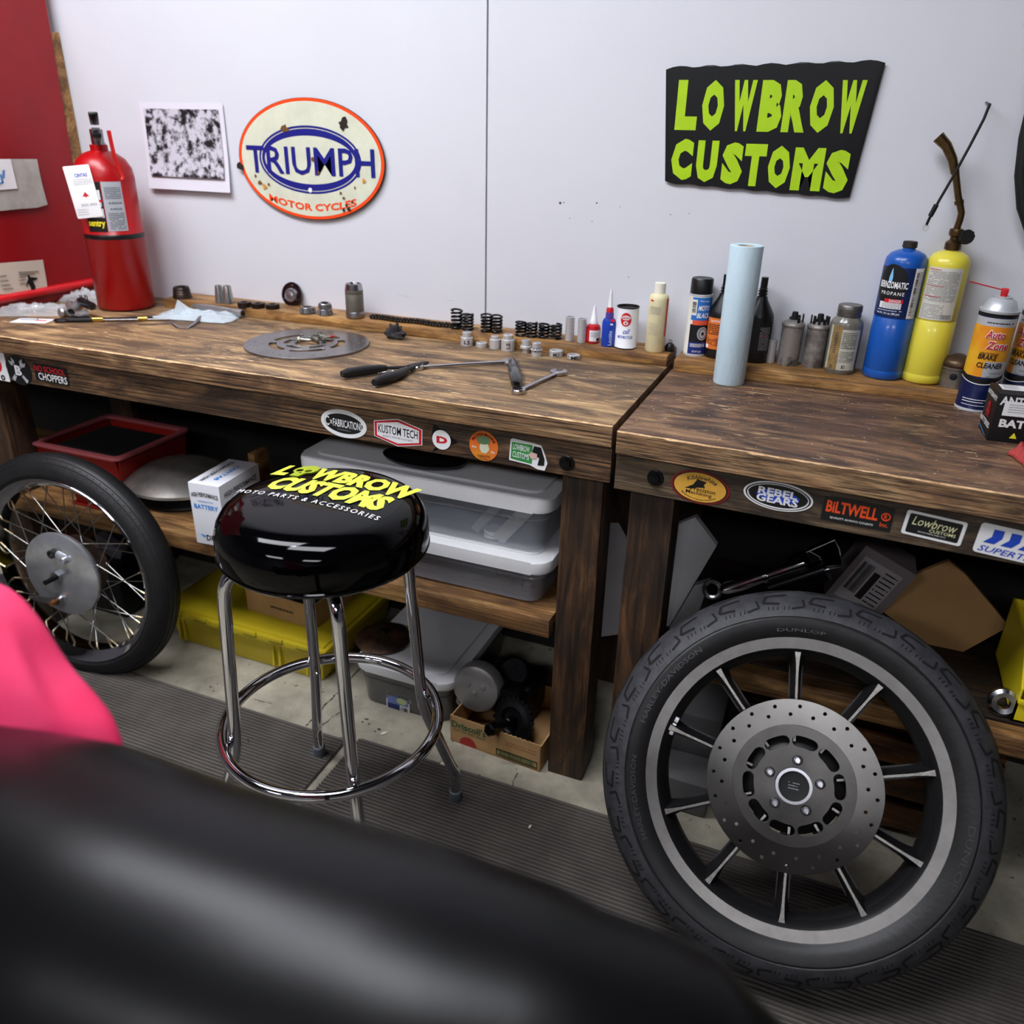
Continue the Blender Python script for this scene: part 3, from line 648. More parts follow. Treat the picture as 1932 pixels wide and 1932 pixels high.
b = B(); b.torus(.2095, .0115, X(0, 0, .312), 96, 14); b.build('footrest_ring', CHROME, ST)

# --------------------------------------------------------------- floor mats
RIB = M('rubber_mat', '5a5550', .55, var=.18, vs=9, bump=.15, bs=200)
def ribmat(label, x0, x1, y1, y0, sk=0):
    t = B(); n = int((y1-y0)/.0098); pts = []
    for i in range(n):
        y = y0+i*.0098; pts += [(y, .0012), (y+.0022, .0095), (y+.0062, .0095), (y+.0084, .0012)]
    pts = [(y0, .001)]+pts+[(y1, .001)]
    t.grid(lambda u, v: V((x0+(x1-x0)*v+(sk*(pts[int(round(u*(len(pts)-1)))][0]-y1)), pts[int(round(u*(len(pts)-1)))][0], pts[int(round(u*(len(pts)-1)))][1])), len(pts)-1, 1)
    t.face([(x0+sk*(y0-y1), y0, .001), (x1+sk*(y0-y1), y0, .001), (x1, y1, .001), (x0, y1, .001)])
    t.face([(x0+sk*(y-y1), y, z) for y, z in pts]); t.face([(x1+sk*(y-y1), y, z) for y, z in pts])
    return tag(t.build('rubber_floor_mat', RIB), label, 'mat')
ribmat('black ribbed rubber mat running left from the stool', -2.4, -.605, -.04, -.9, -.018); ribmat('black ribbed rubber mat running right from the stool past the cast wheel', -.577, 1.6, -.020, -.9, .006)

# ---------------------------------------------------- things on the benches
def onledge(u, v, r, right=False):
    z = ZGR if right else ZG; P = base(u, v, z, r); P.y = min(P.y, WY-r-.002); return P
def part(par, name, mat, fn, **k):
    b = B(); fn(b); return b.build(name, mat, par, **k)
# fire extinguisher
P = base(242, 589, ZL, .0755); FZ = facing(P)
FE = thing('fire_extinguisher', 'red fire extinguisher standing on the left end of the bench', 'fire extinguisher', P, FZ)
REDP = M('extinguisher_red', 'a4060c', .33, coat=.05, var=.05, vs=6)
part(FE, 'cylinder', [REDP, BLKPL], lambda b: b.lathe([(0, .003), (.070, .003), (.0755, .010), (.0755, .192), (.0765, .193), (.0765, .204), (.0755, .205), (.0755, .345), (.072, .368), (.060, .390), (.040, .405), (.022, .411), (.022, .425), (0, .425)], 64, mis=[0, 0, 0, 1, 1, 1, 0, 0, 0, 0, 0, 0, 0]), sharp=50)
part(FE, 'valve', CHROMED, lambda b: (b.cyl(.016, .425, .462, 20), b.box((0, -.02, .445), (.02, .05, .02), bev=.003)))
part(FE, 'handle', BLKPL, lambda b: (b.box((.0, -.055, .455), (.022, .12, .010), MX.Rotation(RD(6), 3, 'X'), bev=.003), b.box((0, -.06, .487), (.022, .13, .009), MX.Rotation(RD(-10), 3, 'X'), bev=.003)))
part(FE, 'hose', BLKPL, lambda b: b.tube([(.0, .02, .45), (.0, .055, .455), (.012, .082, .42), (.010, .088, .34), (.0, .088, .28)], .008, 10))
wm = wrapmap(.0755)
part(FE, 'pull_strap', M('red_strap', 'd01a1a', .5), lambda b: b.tube([wm(.030, .46), wm(.033, .40), wm(.040, .372), wm(.047, .350), wm(.043, .342)], .005, 6, flat=.4))
s_ = 1/sc(P)
part(FE, 'data_label', [M('label_silver', 'a9adb3', .45), M('label_print', '5a5f68', .6)], lambda b: (patch(b, -.012, .038, .215, .338, wm), fineprint(b, -.006, .034, .295, .325, 7, wrapmap(.0755, .001), 1), barcode(b, 0, .032, .283, .288, wrapmap(.0755, .001), 1), barcode(b, .002, .030, .268, .273, wrapmap(.0755, .001), 1), fineprint(b, -.006, .034, .219, .262, 9, wrapmap(.0755, .001), 1, seed=4)))
part(FE, 'front_label', [INK, WHITE, RED], lambda b: (patch(b, -.066, -.014, .213, .338, wm, 0), patch(b, -.064, -.016, .249, .272, wrapmap(.0755, .001), 1), patch(b, -.030, -.018, .276, .318, wrapmap(.0755, .001), 1), patch(b, -.032, -.016, .288, .294, wrapmap(.0755, .0014), 2)))
part(FE, 'brand_lettering', M('yellow_print', 'e9dc2e', .5), lambda b: T(b, 'sentry', -.040, .232, .046, .020, wrapmap(.0755, .0014), bold=.03))
tg = aty(157, 362, P.y-.085); 
TG = part(FE, 'service_tag', WHITE, lambda b: b.prism(rrect(.066, .128, .003), -.0006, .0006, RX(90), bev=.0002))
TG.matrix_world = X(*tg) @ MX.Rotation(FZ*.6, 4, 'Z') @ MX.Rotation(RD(-6), 4, 'Y')
tm2 = flatmap(-.0010)
b = B(); T(b, 'CINTAS', .006, .040, .032, .009, tm2, bold=.03); o = b.build('tag_lettering', BLUE, TG)
b = B(); T(b, '2022 2023', .006, -.032, .040, .006, tm2); fineprint(b, -.018, .03, .016, .032, 4, tm2, fill=.25); fineprint(b, -.028, -.0, -.058, -.04, 3, tm2, fill=.2); o = b.build('tag_print', GREYP, TG)
b = B(); b.face([tm2(.004+x, -.008+z) for x, z in [(-.009, -.004), (0, .008), (.009, -.004), (.003, -.003), (0, -.007), (-.003, -.003)]]); b.build('tag_emblem', RED, TG)

# red parts washer
PW = thing('parts_washer', 'large red metal parts washer cabinet with pasted stickers at the far left', 'parts washer', (-1.80, .26, ZL))
RM = M('washer_red', '8e0710', .42, var=.12, vs=4, coat=.05)
part(PW, 'tub', RM, lambda b: b.box((-.30, 0, .0135), (.60, .56, .025), bev=.004))
part(PW, 'front_lip', M('washer_lip_red', 'c4131c', .33, coat=.3), lambda b: b.tube([(.012, -.50, .036), (.012, .0, .036), (.012, .255, .036)], [.017]*3, 14, flat=.75))
def lidpanel():
    O = V((-1.80, .26, ZL)); a = atx(173, 552, -1.80)-O; c = atx(157, 290, -1.80)-O; d = c-a; a.y = min(a.y, .262); top = a+d*2.1; top.y = min(top.y, .272)
    pts = [V((0, -.75, a.z)), a, top, V((0, -.75, top.z))]
    vs = [p+V((.012, 0, 0)) for p in pts]+[p+V((-.025, 0, 0)) for p in pts]
    return ([tuple(v) for v in vs], [(0, 1, 2, 3), (7, 6, 5, 4)]+[(i, i+4, (i+1) % 4+4, (i+1) % 4) for i in range(4)])
part(PW, 'lid', RM, lambda b: (b.raw(lidpanel()), b.box((-.008, .14, .10), (.012, .10, .012), MX.Rotation(RD(30), 3, 'X'))))
part(PW, 'bolt', BLKM, lambda b: b.lathe([(0, .008), (.005, .006), (.007, 0)], 16, X(*(atx(131, 528, -1.803)-V((-1.80, .26, ZL)))) @ RX(90, 'Y')))
def pwpoly(name, pts, mat, off, extra=None):
    W = [atx(u, v, -1.806+off) for u, v in pts]; b = B(); b.face([p-V((-1.80, .26, ZL)) for p in W]); b.face([p-V((-1.80, .26, ZL))-V((.0008, 0, 0)) for p in W][::-1]); return b.build(name, mat, PW)
LIDX = .012
CREAM = M('cream_paper', 'cdbfae', .7, var=.06, vs=10); GP = M('grey_paper', 'a9a59d', .7, var=.2, vs=12)
pwpoly('warning_sticker', [(-20, 498), (81, 490), (91, 549), (-20, 557)], CREAM, .024)
pwpoly('figure_print', [(54, 522), (60, 523), (71, 524), (70, 527), (62, 530), (67, 540), (66, 549), (60, 550), (58, 541), (53, 534), (51, 543), (50, 536), (53, 528)], INK, .0265)
pwpoly('figure_head', [(52, 519), (56, 519), (57, 523), (53, 524)], INK, .0265)
for k_, (a_, b_, c_, d_) in enumerate([(35, 513, 72, 2), (36, 517, 30, 1.5), (36, 522, 14, 1.5), (36, 528, 12, 1.5), (38, 535, 10, 1.5), (0, 521, 12, 1.5), (0, 530, 16, 1.5), (2, 538, 18, 1.5), (5, 545, 20, 1.5)]):
    pwpoly('sticker_print', [(a_, b_), (a_+(c_ if c_ < 60 else 38), b_-2), (a_+(c_ if c_ < 60 else 38), b_-2+d_), (a_, b_+d_)], M('faded_print', '8a8074', .7), .0265)
pwpoly('torn_poster', [(-20, 300), (70, 300), (74, 322), (80, 350), (90, 386), (70, 392), (40, 394), (-20, 400)], GP, .030)
pwpoly('blue_sketch_sheet', [(-20, 300), (20, 300), (33, 356), (-20, 360)], WHITE, .034)
for q in ([(0, 330), (3, 328), (7, 345), (4, 346)], [(5, 322), (9, 320), (8, 335), (5, 336)], [(-2, 346), (6, 342), (6, 345), (-2, 349)]): pwpoly('sketch_mark', q, M('blue_crayon', '4a86c8', .6), .036)
b = B(); q_ = aty(177, 500, WY-.02); b.box((q_.x, WY-.02, 1.25), (.030, .036, .70)); tag(b.build('wooden_stud', WLEDGE), 'narrow yellowish wood stud on the wall behind the fire extinguisher', 'wood stud')

# wall hangings
def wallpt(u, v): return aty(u, v, WY)
TLs, BLs, BRs = wallpt(292, 300), wallpt(289, 356), wallpt(441, 362)
PH = thing('poster', 'black and white photo print with wide white border hanging on the wall', 'poster', ((BLs.x+BRs.x)/2, WY-.003, (BLs.z+BRs.z)/2))
wd = BRs.x-BLs.x; tl_ = atan2(BRs.z-BLs.z, wd)
part(PH, 'paper', M('poster_paper', 'd9d6e0', .6), lambda b: b.grid(lambda u, v: V(((u-.5)*wd, -.010*(1-v)**3-.002, .22*v)), 6, 8))
BWM = M('bw_photo', '15141a', .5, col2='c4c2cc', vs=38, thr=(.42, .55))
part(PH, 'photograph', BWM, lambda b: b.grid(lambda u, v: V(((u-.5)*wd*.9, -.010*(1-v)**3-.0035, .034+.17*v)), 6, 8))
c = wallpt(588, 302); SA = (wallpt(722, 320).x-wallpt(455, 320).x)/2*1.015; SB = c.z-wallpt(590, 413).z
SGN = thing('metal_sign', 'rusty cream oval metal sign with orange rim reading TRIUMPH MOTOR CYCLES', 'sign', (c.x, WY-.006, c.z))
E_ = lambda a, bb, n=64: [(a*cos(2*pi*i/n), bb*sin(2*pi*i/n)) for i in range(n)]
part(SGN, 'plate', M('sign_edge', '2a2320', .5), lambda b: b.prism(E_(SA, SB), 0, .004, RX(90)))
RIM_O = M('sign_orange', 'ee4a18', .4); SCRM = M('sign_cream', 'cfd2bd', .45, var=.07, vs=12); SBLU = M('sign_blue', '1a1f7c', .4)
def lay(n, outer, inner, mat, d):
    b = B(); b.raw(plate([outer]+([inner] if inner else []), 0), RX(90)@X(0, 0, d)); return b.build(n, mat, SGN)
lay('orange_rim', E_(SA*.995, SB*.995), None, RIM_O, .0044); lay('cream_field', E_(SA*.955, SB*.945), None, SCRM, .0048)
lay('blue_oval', E_(SA*.70, SB*.56), E_(SA*.675, SB*.525), SBLU, .0053); lay('blue_band', E_(SA*.66, SB*.51), E_(SA*.62, SB*.40), SBLU, .0053)
b = B(); mpz = lambda x, z: V((x, -.0062, z)); T(b, 'TRIUMPH', 0, -SB*.02, SA*1.75, SB*.46, mpz, bold=.012); b.build('sign_lettering', SBLU, SGN)
b = B(); T(b, 'MOTOR CYCLES', .0, -SB*.79, SA*1.22, SB*.125, lambda x, z: V((x, -.0058, z+ (x/SA)**2*SB*.36)), bold=.03); b.build('motto_lettering', RIM_O, SGN)
rd = random.Random(9)
RUST = [M('dark_rust', '21150f', .8), M('brown_rust', '6b4318', .8), M('orange_rust', 'c88a34', .8)]
def blob(b, cx, cz, r, y, mi=0, n=11, k=.5):
    b.face([V((cx+r*(1+rd.uniform(-k, k))*cos(2*pi*i/n), y, cz+r*(1+rd.uniform(-k, k))*sin(2*pi*i/n))) for i in range(n)], mi)
for fx, fz, r, mi in ((.50, -.78, .006, 0), (.43, -.80, .005, 0), (.47, -.72, .004, 0), (.55, -.66, .003, 0), (.40, -.52, .004, 1), (.44, -.60, .004, 1), (-.72, -.42, .006, 1), (-.66, -.48, .007, 2), (-.60, -.44, .004, 1), (-.78, -.3, .004, 1), (.6, -.42, .003, 1), (-.98, -.16, .010, 0), (.05, .02, .006, 1), (.12, -.2, .004, 1), (.72, -.3, .005, 2), (-.3, .5, .01, 1), (.5, .6, .012, 0)):
    b = B(); blob(b, fx*SA, fz*SB, r, -.0066, 0); b.build('rust_patch', RUST[mi], SGN)
b = B(); b.cyl(.006, .0055, .007, 14, X(-.003, 0, -SB*.50) @ RX(90)); b.build('rivet', WHITE, SGN)
# lime sign, upper right
A, Z = wallpt(1258, 320), wallpt(1608, 345); cw = (Z.x-A.x); cz = wallpt(1435, 318).z+.020
LS = thing('wall_sign', 'lime green and black die-cut sign reading LOWBROW CUSTOMS on the wall', 'sign', ((A.x+Z.x)/2, WY-.004, cz))
def fatline(b, s, cx, cz_, w_, h_, y, bold, droop):
    T(b, s, cx, cz_, w_, h_, lambda x, z: V((x, y, z-droop*((x/cw+.5))+.0)), bold=bold)
tilt = -.012
b = B()
out = []
N_ = 30
for i in range(N_+1):
    t = i/N_; out.append((-cw*.5+cw*t, -.052-.016*t-.004*abs(sin(t*7*pi))))
for i in range(N_+1):
    t = 1-i/N_; out.append((-cw*.5-.02+(cw+.04)*t, .165+.01*t+.006*abs(sin(t*7*pi))))
b.prism(out, 0, .004, RX(90), bev=.001); b.build('backing', M('sign_black', '0b0c10', .35), LS)
b = B()
for i, ch in enumerate('CUSTOMS'):
    xs_ = [-.415, -.275, -.135, -.015, .115, .265, .415][i]*cw; ww = [.12, .115, .115, .115, .115, .155, .12][i]*cw
    T(b, ch, xs_, -.006-.016*(xs_/cw+.5), ww, .082, lambda x, z: V((x, -.0046, z)), bold=.075)
for i, ch in enumerate('LOWBROW'):
    xs_ = [-.415, -.275, -.115, .03, .155, .285, .425][i]*cw; T(b, ch, xs_, .098, .118*cw, .095, lambda x, z: V((x, -.0046, z)), bold=.07)
b.build('lettering', M('lime_sign', 'a8cf1c', .35, var=.04, vs=30), LS)

# simple turned parts
def turned(name, label, cat, P, prof, mat, group=None, rz=0, n=36, parent_part='body', **k):
    b = B(); b.lathe(prof, n, **k); o = b.build(name, mat); o.location = P; o.rotation_euler = (0, 0, rz); return tag(o, label, cat, group)
def toothed(b, r, z0, z1, hole, teeth=26, depth=.12, n=104):
    f = lambda a, j: (1-depth*(1 if (a*teeth/(2*pi)) % 1 > .5 else 0)) if j in (2, 3) else 1
    b.lathe([(hole, z1), (r*.86, z1), (r, z1-.0005), (r, z0+.0005), (r*.86, z0), (hole, z0), (hole, z1)], n, rf=f)
BRZ = M('oily_bearing', '3a302b', .4, .8, var=.4, vs=60)
P = onledge(345, 565, .026); b = B()
b.lathe([(.013, .030), (.020, .032), (.022, .028), (.0235, .024), (.0225, .022), (.0245, .018), (.0235, .016), (.0255, .012), (.0245, .010), (.0265, .004), (.026, 0), (.012, 0)], 36)
o = b.build('stepped_bearing', BRZ); o.location = P; tag(o, 'dark stepped bearing race on the ledge, nearest to the fire extinguisher', 'bearing')
for (u, v, w_, lab, dz) in ((416, 573, .0135, 'polished steel cone on the ledge, the left one of the leaning pair', -10), (432, 574, .0155, 'polished steel cone on the ledge, the right one of the leaning pair', 7)):
    P = onledge(u, v, w_)
    b = B(); b.lathe([(w_*.4, .048), (w_*.66, .0485), (w_*.7, .047), (w_, .001), (w_*.9, 0), (0, 0)], 32); o = b.build('steel_cone', M('brushed_steel', 'a9a7a4', .25, .9, var=.15, vs=10, st=(6, 6, .3))); o.location = P; tag(o, lab, 'cone', 'steel cones')
for u, v, lab in ((462, 581, 'dark toothed gear on the ledge, left of three in a row'), (488, 583, 'dark toothed gear on the ledge, middle of three in a row'), (515, 585, 'dark toothed gear on the ledge, right of three in a row')):
    P = onledge(u, v, .0185); b = B(); toothed(b, .0185, 0, .013, .009, 22); o = b.build('gear', BRZ); o.location = P; tag(o, lab, 'gear', 'dark gears on the ledge')
P = onledge(552, 590, .02)
t = thing('chrome_flange', 'chrome triangular flange cap leaning against the wall behind the rotor', 'flange', P+V((0, .012, .0)), 0); t.matrix_world = X(P.x-.050, WY-.022, ZG+.003) @ RX(76)
b = B(); b.raw(plate([circ(.032, 0, .028, 40), circ(.0035, 0, .052, 10), circ(.0035, -.021, .016, 10), circ(.0035, .021, .016, 10)], .004, .0008)); b.build('flange', M('dark_chrome', '4a4a4e', .25, 1), t)
b = B(); b.lathe([(.019, .002), (.019, .006), (.016, .009), (.012, .008), (.008, .009), (.004, .010), (0, .010)], 36, X(0, .025, 0)); b.build('cap', M('brushed_cap', 'a0a0a2', .3, .9), t)
def roller_bearing(name, P, r, h, lab, rz=0, rot=None):
    t = thing(name, lab, 'bearing', P, rz, 'roller bearings')
    if rot: t.rotation_euler = rot
    part(t, 'cone', STEEL, lambda b: b.lathe([(r*.5, h), (r*.72, h), (r*.80, h*.9), (r*.9, h*.1), (r*.8, 0), (r*.5, 0), (r*.5, h)], 36))
    b = B()
    for i in range(18):
        a = 2*pi*i/18; b.tube([(r*.80*cos(a), r*.80*sin(a), h*.86), (r*.93*cos(a+.08), r*.93*sin(a+.08), h*.14)], r*.10, 8)
    b.build('rollers', STEEL, t); return t
P = onledge(581, 594, .022); roller_bearing('roller_bearing', P, .022, .017, 'tapered roller bearing lying just right of the chrome flange cap')
P = onledge(614, 597, .021); roller_bearing('roller_bearing', P, .021, .016, 'lower tapered roller bearing of the stacked pair left of the grey can')
roller_bearing('roller_bearing', P+V((-.001, .002, .0165)), .0185, .015, 'upper tapered roller bearing of the stacked pair left of the grey can', rot=(RD(4), RD(6), 0))
P = onledge(671, 603, .0235)
part(tt := thing('knurled_sleeve', 'tall grey metal sleeve with bright top and knurled foot on the ledge', 'sleeve', P, 0), 'body', [M('dull_grey_coat', '6a655c', .5, .4, var=.12, vs=30), CHROMED], lambda b: b.lathe([(0, .001), (.022, .001), (.0235, .004), (.0235, .062), (.0232, .0625), (.0235, .063), (.0235, .073), (.021, .088), (.019, .089), (.017, .085), (.017, .06)], 48, mis=[0, 0, 0, 0, 0, 0, 1, 1, 1, 1]))
part(tt, 'knurled_foot', STEEL, lambda b: b.lathe([(.0237, .003), (.0243, .004), (.0243, .017), (.0237, .018)], 80, rf=lambda a, j: 1 if int(a*80/2/pi+.5) % 2 else .975))
# chain
b = B(); A, Z = onledge(686, 608, .008), onledge(853, 625, .008); A.y = Z.y = .492; nL = 30
for i in range(nL):
    p = A.lerp(Z, i/(nL-1)); p = p+V((0, .004*sin(i*.5), 0)); q = A.lerp(Z, (i+1)/(nL-1))+V((0, .004*sin((i+1)*.5), 0)); wdt = .0075 if i % 2 else .0055
    for s_ in (-1, 1):
        d = (q-p); b.raw(plate([[(x*d.length*.62, y) for x, y in [(-1, .002), (-.85, .0052), (-.5, .0055), (0, .0035), (.5, .0055), (.85, .0052), (1, .002), (1, -.002), (.85, -.0052), (.5, -.0055), (0, -.0035), (-.5, -.0055), (-.85, -.0052), (-1, -.002)]]], .0016), X(*((p+q)/2+V((0, s_*wdt, .0062)))) @ MX.Rotation(atan2(d.y, d.x), 4, 'Z') @ RX(90))
    b.cyl(.0016, -.0098, .0098, 10, X(p.x, p.y, p.z+.0062) @ RX(90), 1); b.cyl(.0042, -.0045, .0045, 12, X(p.x, p.y, p.z+.0062) @ RX(90))
tag(b.build('roller_chain', [M('oily_chain', '33302e', .35, .85, var=.2, vs=90), STEEL]), 'dark roller chain stretched along the ledge between the grey sleeve and springs', 'chain')
# springs
SPM = M('spring_steel', '1c1a1a', .28, .8, var=.3, vs=60)
def spring(u, v, r, h, turns, lab, wire=.0030, dy=0):
    P = onledge(u, v, r+wire); P.y = min(P.y+dy, WY-r-wire-.001); b = B(); n = int(turns*22); pts = []
    for i in range(n+1):
        t = i/n; a = 2*pi*turns*t+u; z = wire+(h-2*wire)*min(1, max(0, (t-.06)/.88)); pts.append((r*cos(a), r*sin(a), z))
    b.tube(pts, wire, 8, flat=.8); o = b.build('coil_spring', SPM); o.location = P; return tag(o, lab, 'spring', 'valve springs on the ledge')
spring(862, 623, .0130, .050, 5.5, 'tallest dark coil spring, leftmost on the ledge beside the chain end'); spring(883, 625, .0125, .043, 5.5, 'dark coil spring just left of the wall seam')
spring(918, 629, .0130, .045, 5.5, 'dark coil spring just right of the wall seam, left one of the pair'); spring(937, 631, .0125, .045, 5.5, 'dark coil spring just right of the wall seam, right one of the pair')
spring(983, 636, .0130, .037, 4.5, 'short dark coil spring, first of the four in front of the tubes'); spring(1003, 638, .0125, .037, 4.5, 'short dark coil spring, second of the four left of the tubes')
spring(1026, 640, .0125, .036, 4.5, 'short dark coil spring, third of the four left of the tubes'); spring(1048, 642, .0130, .037, 4.5, 'short dark coil spring touching the left aluminium tube')
for u, v, r, h, lab, right in ((1074, 645, .0108, .058, 'tall thin aluminium tube right of the short springs', 0), (1097, 648, .0108, .057, 'tall thin aluminium tube left of the red bottle', 0), (1452, 686, .0095, .052, 'small aluminium tube between the black bottle and scorched cans', 1)):
    P = onledge(u, v, r, right); b = B(); b.lathe([(r*.8, h*.3), (r*.8, h), (r, h-.0005), (r, .001), (r*.9, 0), (0, 0)], 32); o = b.build('aluminium_tube', ALU); o.location = P; tag(o, lab, 'tube', 'aluminium tubes')
# stepped spacers on the bench in front of the ledge
ALG = M('grey_aluminium', 'b4b4b4', .35, .9, var=.1, vs=40)
def spacer(u, v, steps, lab, text=None, mark_z=.01, vert=False):
    r = steps[0][0]; P = base(u, v, ZL, r); P.y = min(P.y, .453-r); t = thing('aluminium_spacer', lab, 'spacer', P, facing(P), 'aluminium spacers')
    pf = [(0, 0), (r*.95, 0)]; z = 0
    for rr, h in steps: pf += [(rr, z+.0006), (rr, z+h-.0006), (rr-.0006, z+h)]; z += h
    rr = steps[-1][0]; pf += [(rr*.72, z), (rr*.72, z-.006), (0, z-.006)]
    part(t, 'body', ALU, lambda b: b.lathe(pf, 40))
    if text:
        b = B(); w_ = .013*len(text)*.55
        if vert: T(b, text, 0, 0, .014, .009, lambda x, y: wrapmap(r)(-y, mark_z+x), bold=.02)
        else: T(b, text, 0, mark_z, w_, .009, wrapmap(r), bold=.02)
        b.build('marker_lettering', INK, t)
    return t
spacer(885, 652, [(.0155, .020), (.0112, .013)], 'stepped aluminium spacer marked LS, leftmost in front of the springs', 'LS', .010)
spacer(912, 655, [(.0140, .011)], 'low plain aluminium ring between the two taller spacers marked LS')
spacer(935, 659, [(.0135, .023), (.0100, .008)], 'plain stepped aluminium spacer left of the large upright LS spacer')
spacer(960, 663, [(.0168, .027), (.0120, .011)], 'largest stepped aluminium spacer marked LS upright', 'LS', .014, True)
spacer(992, 667, [(.0085, .011), (.0140, .006), (.0105, .014)], 'flanged aluminium spacer partly hidden behind the one with black marks')
spacer(1012, 674, [(.0120, .014), (.0142, .004), (.0105, .014)], 'flanged aluminium spacer with black marks on its collar', 'vuvu', .016)
spacer(1053, 672, [(.0165, .014)], 'short aluminium ring marked MU, right of the flanged spacers', 'MU', .006)
spacer(1082, 679, [(.0155, .009)], 'lowest aluminium ring marked ML, rightmost spacer on the bench', '\' ML', .004)

# brake rotor and bolts on the bench
RP = (V(atz(463, 650, ZL))+V(atz(696, 651, ZL)))/2; RR = (V(atz(463, 650, ZL))-V(atz(696, 651, ZL))).length/2; RP.z = ZL
RT_ = thing('brake_rotor', 'flat slotted steel brake rotor lying on the left workbench', 'brake rotor', RP)
hl = []
for i in range(5):
    a = 2*pi*i/5+.3; hl.append([(x*(1), y) for x, y in slot(RR*.55, a, .42, RR*.065)]); hl.append(slot(RR*.34, a+.5, .30, RR*.045)); hl.append(circ(RR*.03, RR*.28*cos(a+.2), RR*.28*sin(a+.2), 10))
for i in range(30): a = 2*pi*i/30; hl.append(circ(.0028, RR*(.90, .80, .85)[i % 3]*cos(a), RR*(.90, .80, .85)[i % 3]*sin(a), 8))
b = B(); b.raw(plate([circ(RR, n=96), circ(RR*.20, n=24)]+hl, .005, .0006), X(0, 0, .0028)); b.build('disc', M('rotor_steel', '8a8889', .28, .95, var=.2, vs=9), RT_)
HEXM = M('zinc_bolt', 'a9ab9c', .35, .8)
for i, (u, v, d, lab) in enumerate(((566, 645, 200, 'silver hex bolt on the rotor, lying apart at left'), (592, 642, 150, 'silver hex bolt on the rotor, in the middle of the group'), (603, 636, 140, 'silver hex bolt on the rotor, topmost of the group'), (612, 642, 250, 'silver bolt with red threadlock tip on the rotor'))):
    P = atz(u, v, ZL+.0055); t = thing('hex_bolt', lab, 'bolt', (P.x, P.y, ZL+.0055), group='bolts on the rotor'); t.matrix_world = X(P.x, P.y, ZL+.0122) @ MX.Rotation(RD(d), 4, 'Z') @ RX(86, 'Y')
    part(t, 'head', HEXM, lambda b: (b.lathe([(0, .006), (.006, .006), (.0068, .005), (.0068, 0), (0, 0)], 6), b.cyl(.0075, -.0012, 0, 20)))
    part(t, 'shank', [HEXM, RED], lambda b: (b.cyl(.0036, -.016, 0, 12), b.cyl(.0038, -.026, -.016, 12, mi=1 if i == 3 else 0)))
# dark rock
NS = 20; b = B(); P = atz(740, 641, ZL)
def rk(u, v):
    a = 2*pi*u; ph = pi*v; d = V((sin(ph)*cos(a), sin(ph)*sin(a), cos(ph))); k = 1+.35*NZ.noise(d*2.2+V((3, 1, 7)))+.12*NZ.noise(d*7)
    p = V((d.x*.029, d.y*.015, .016+d.z*.020))*1; p.x *= k*(1.0 if d.z < .1 else .62); p.x += .004*max(0, d.z); p.y *= k; p.z = max(0, p.z*k if d.z > 0 else p.z*.9); return p
b.grid(rk, 36, 20, wrap=True); o = b.build('rock', M('lava_rock', '1c1b1d', .85, col2='3c3b3f', vs=30, bump=.8, bs=90), sharp=20); o.location = (P.x, P.y+.012, ZL); tag(o, 'small jagged dark grey rock on the bench in front of the chain', 'rock')
# tools
def on(u, v, h=0): P = atz(u, v, ZL+h); return P
PL = thing('pliers', 'long-nose pliers with black rubber grips lying open on the bench', 'pliers', on(770, 692))
loc = lambda u, v, h: on(u, v, h)-V(PL.location)
GRIP = M('grip_rubber', '151517', .42)
part(PL, 'handle', GRIP, lambda b: b.tube([loc(645, 706, .012), loc(655, 704, .012), loc(690, 699, .012), loc(715, 696, .011), loc(728, 694, .010)], [.007, .0105, .0105, .0095, .0065], 14))
part(PL, 'handle', GRIP, lambda b: b.tube([loc(706, 722, .012), loc(715, 718, .012), loc(740, 711, .012), loc(758, 703, .011), loc(768, 697, .010)], [.007, .0105, .0110, .0095, .0065], 14))
part(PL, 'jaw', DSTEEL, lambda b: (b.tube([loc(728, 694, .010), loc(765, 693, .009), loc(783, 690, .008), loc(807, 684, .008)], [.0042, .005, .0085, .0040], 10, flat=.8)))
part(PL, 'jaw', DSTEEL, lambda b: (b.tube([loc(766, 698, .010), loc(778, 693, .009), loc(790, 689, .008), loc(803, 688, .006)], [.0042, .006, .0075, .0035], 10, flat=.8)))
part(PL, 'return_spring', CHROMED, lambda b: b.tube([loc(712, 704, .010)+V((.002*sin(i), .002*cos(i), 0))*1.5+(loc(742, 700, .010)-loc(712, 704, .010))*(i/40) for i in range(41)], .0006, 5))
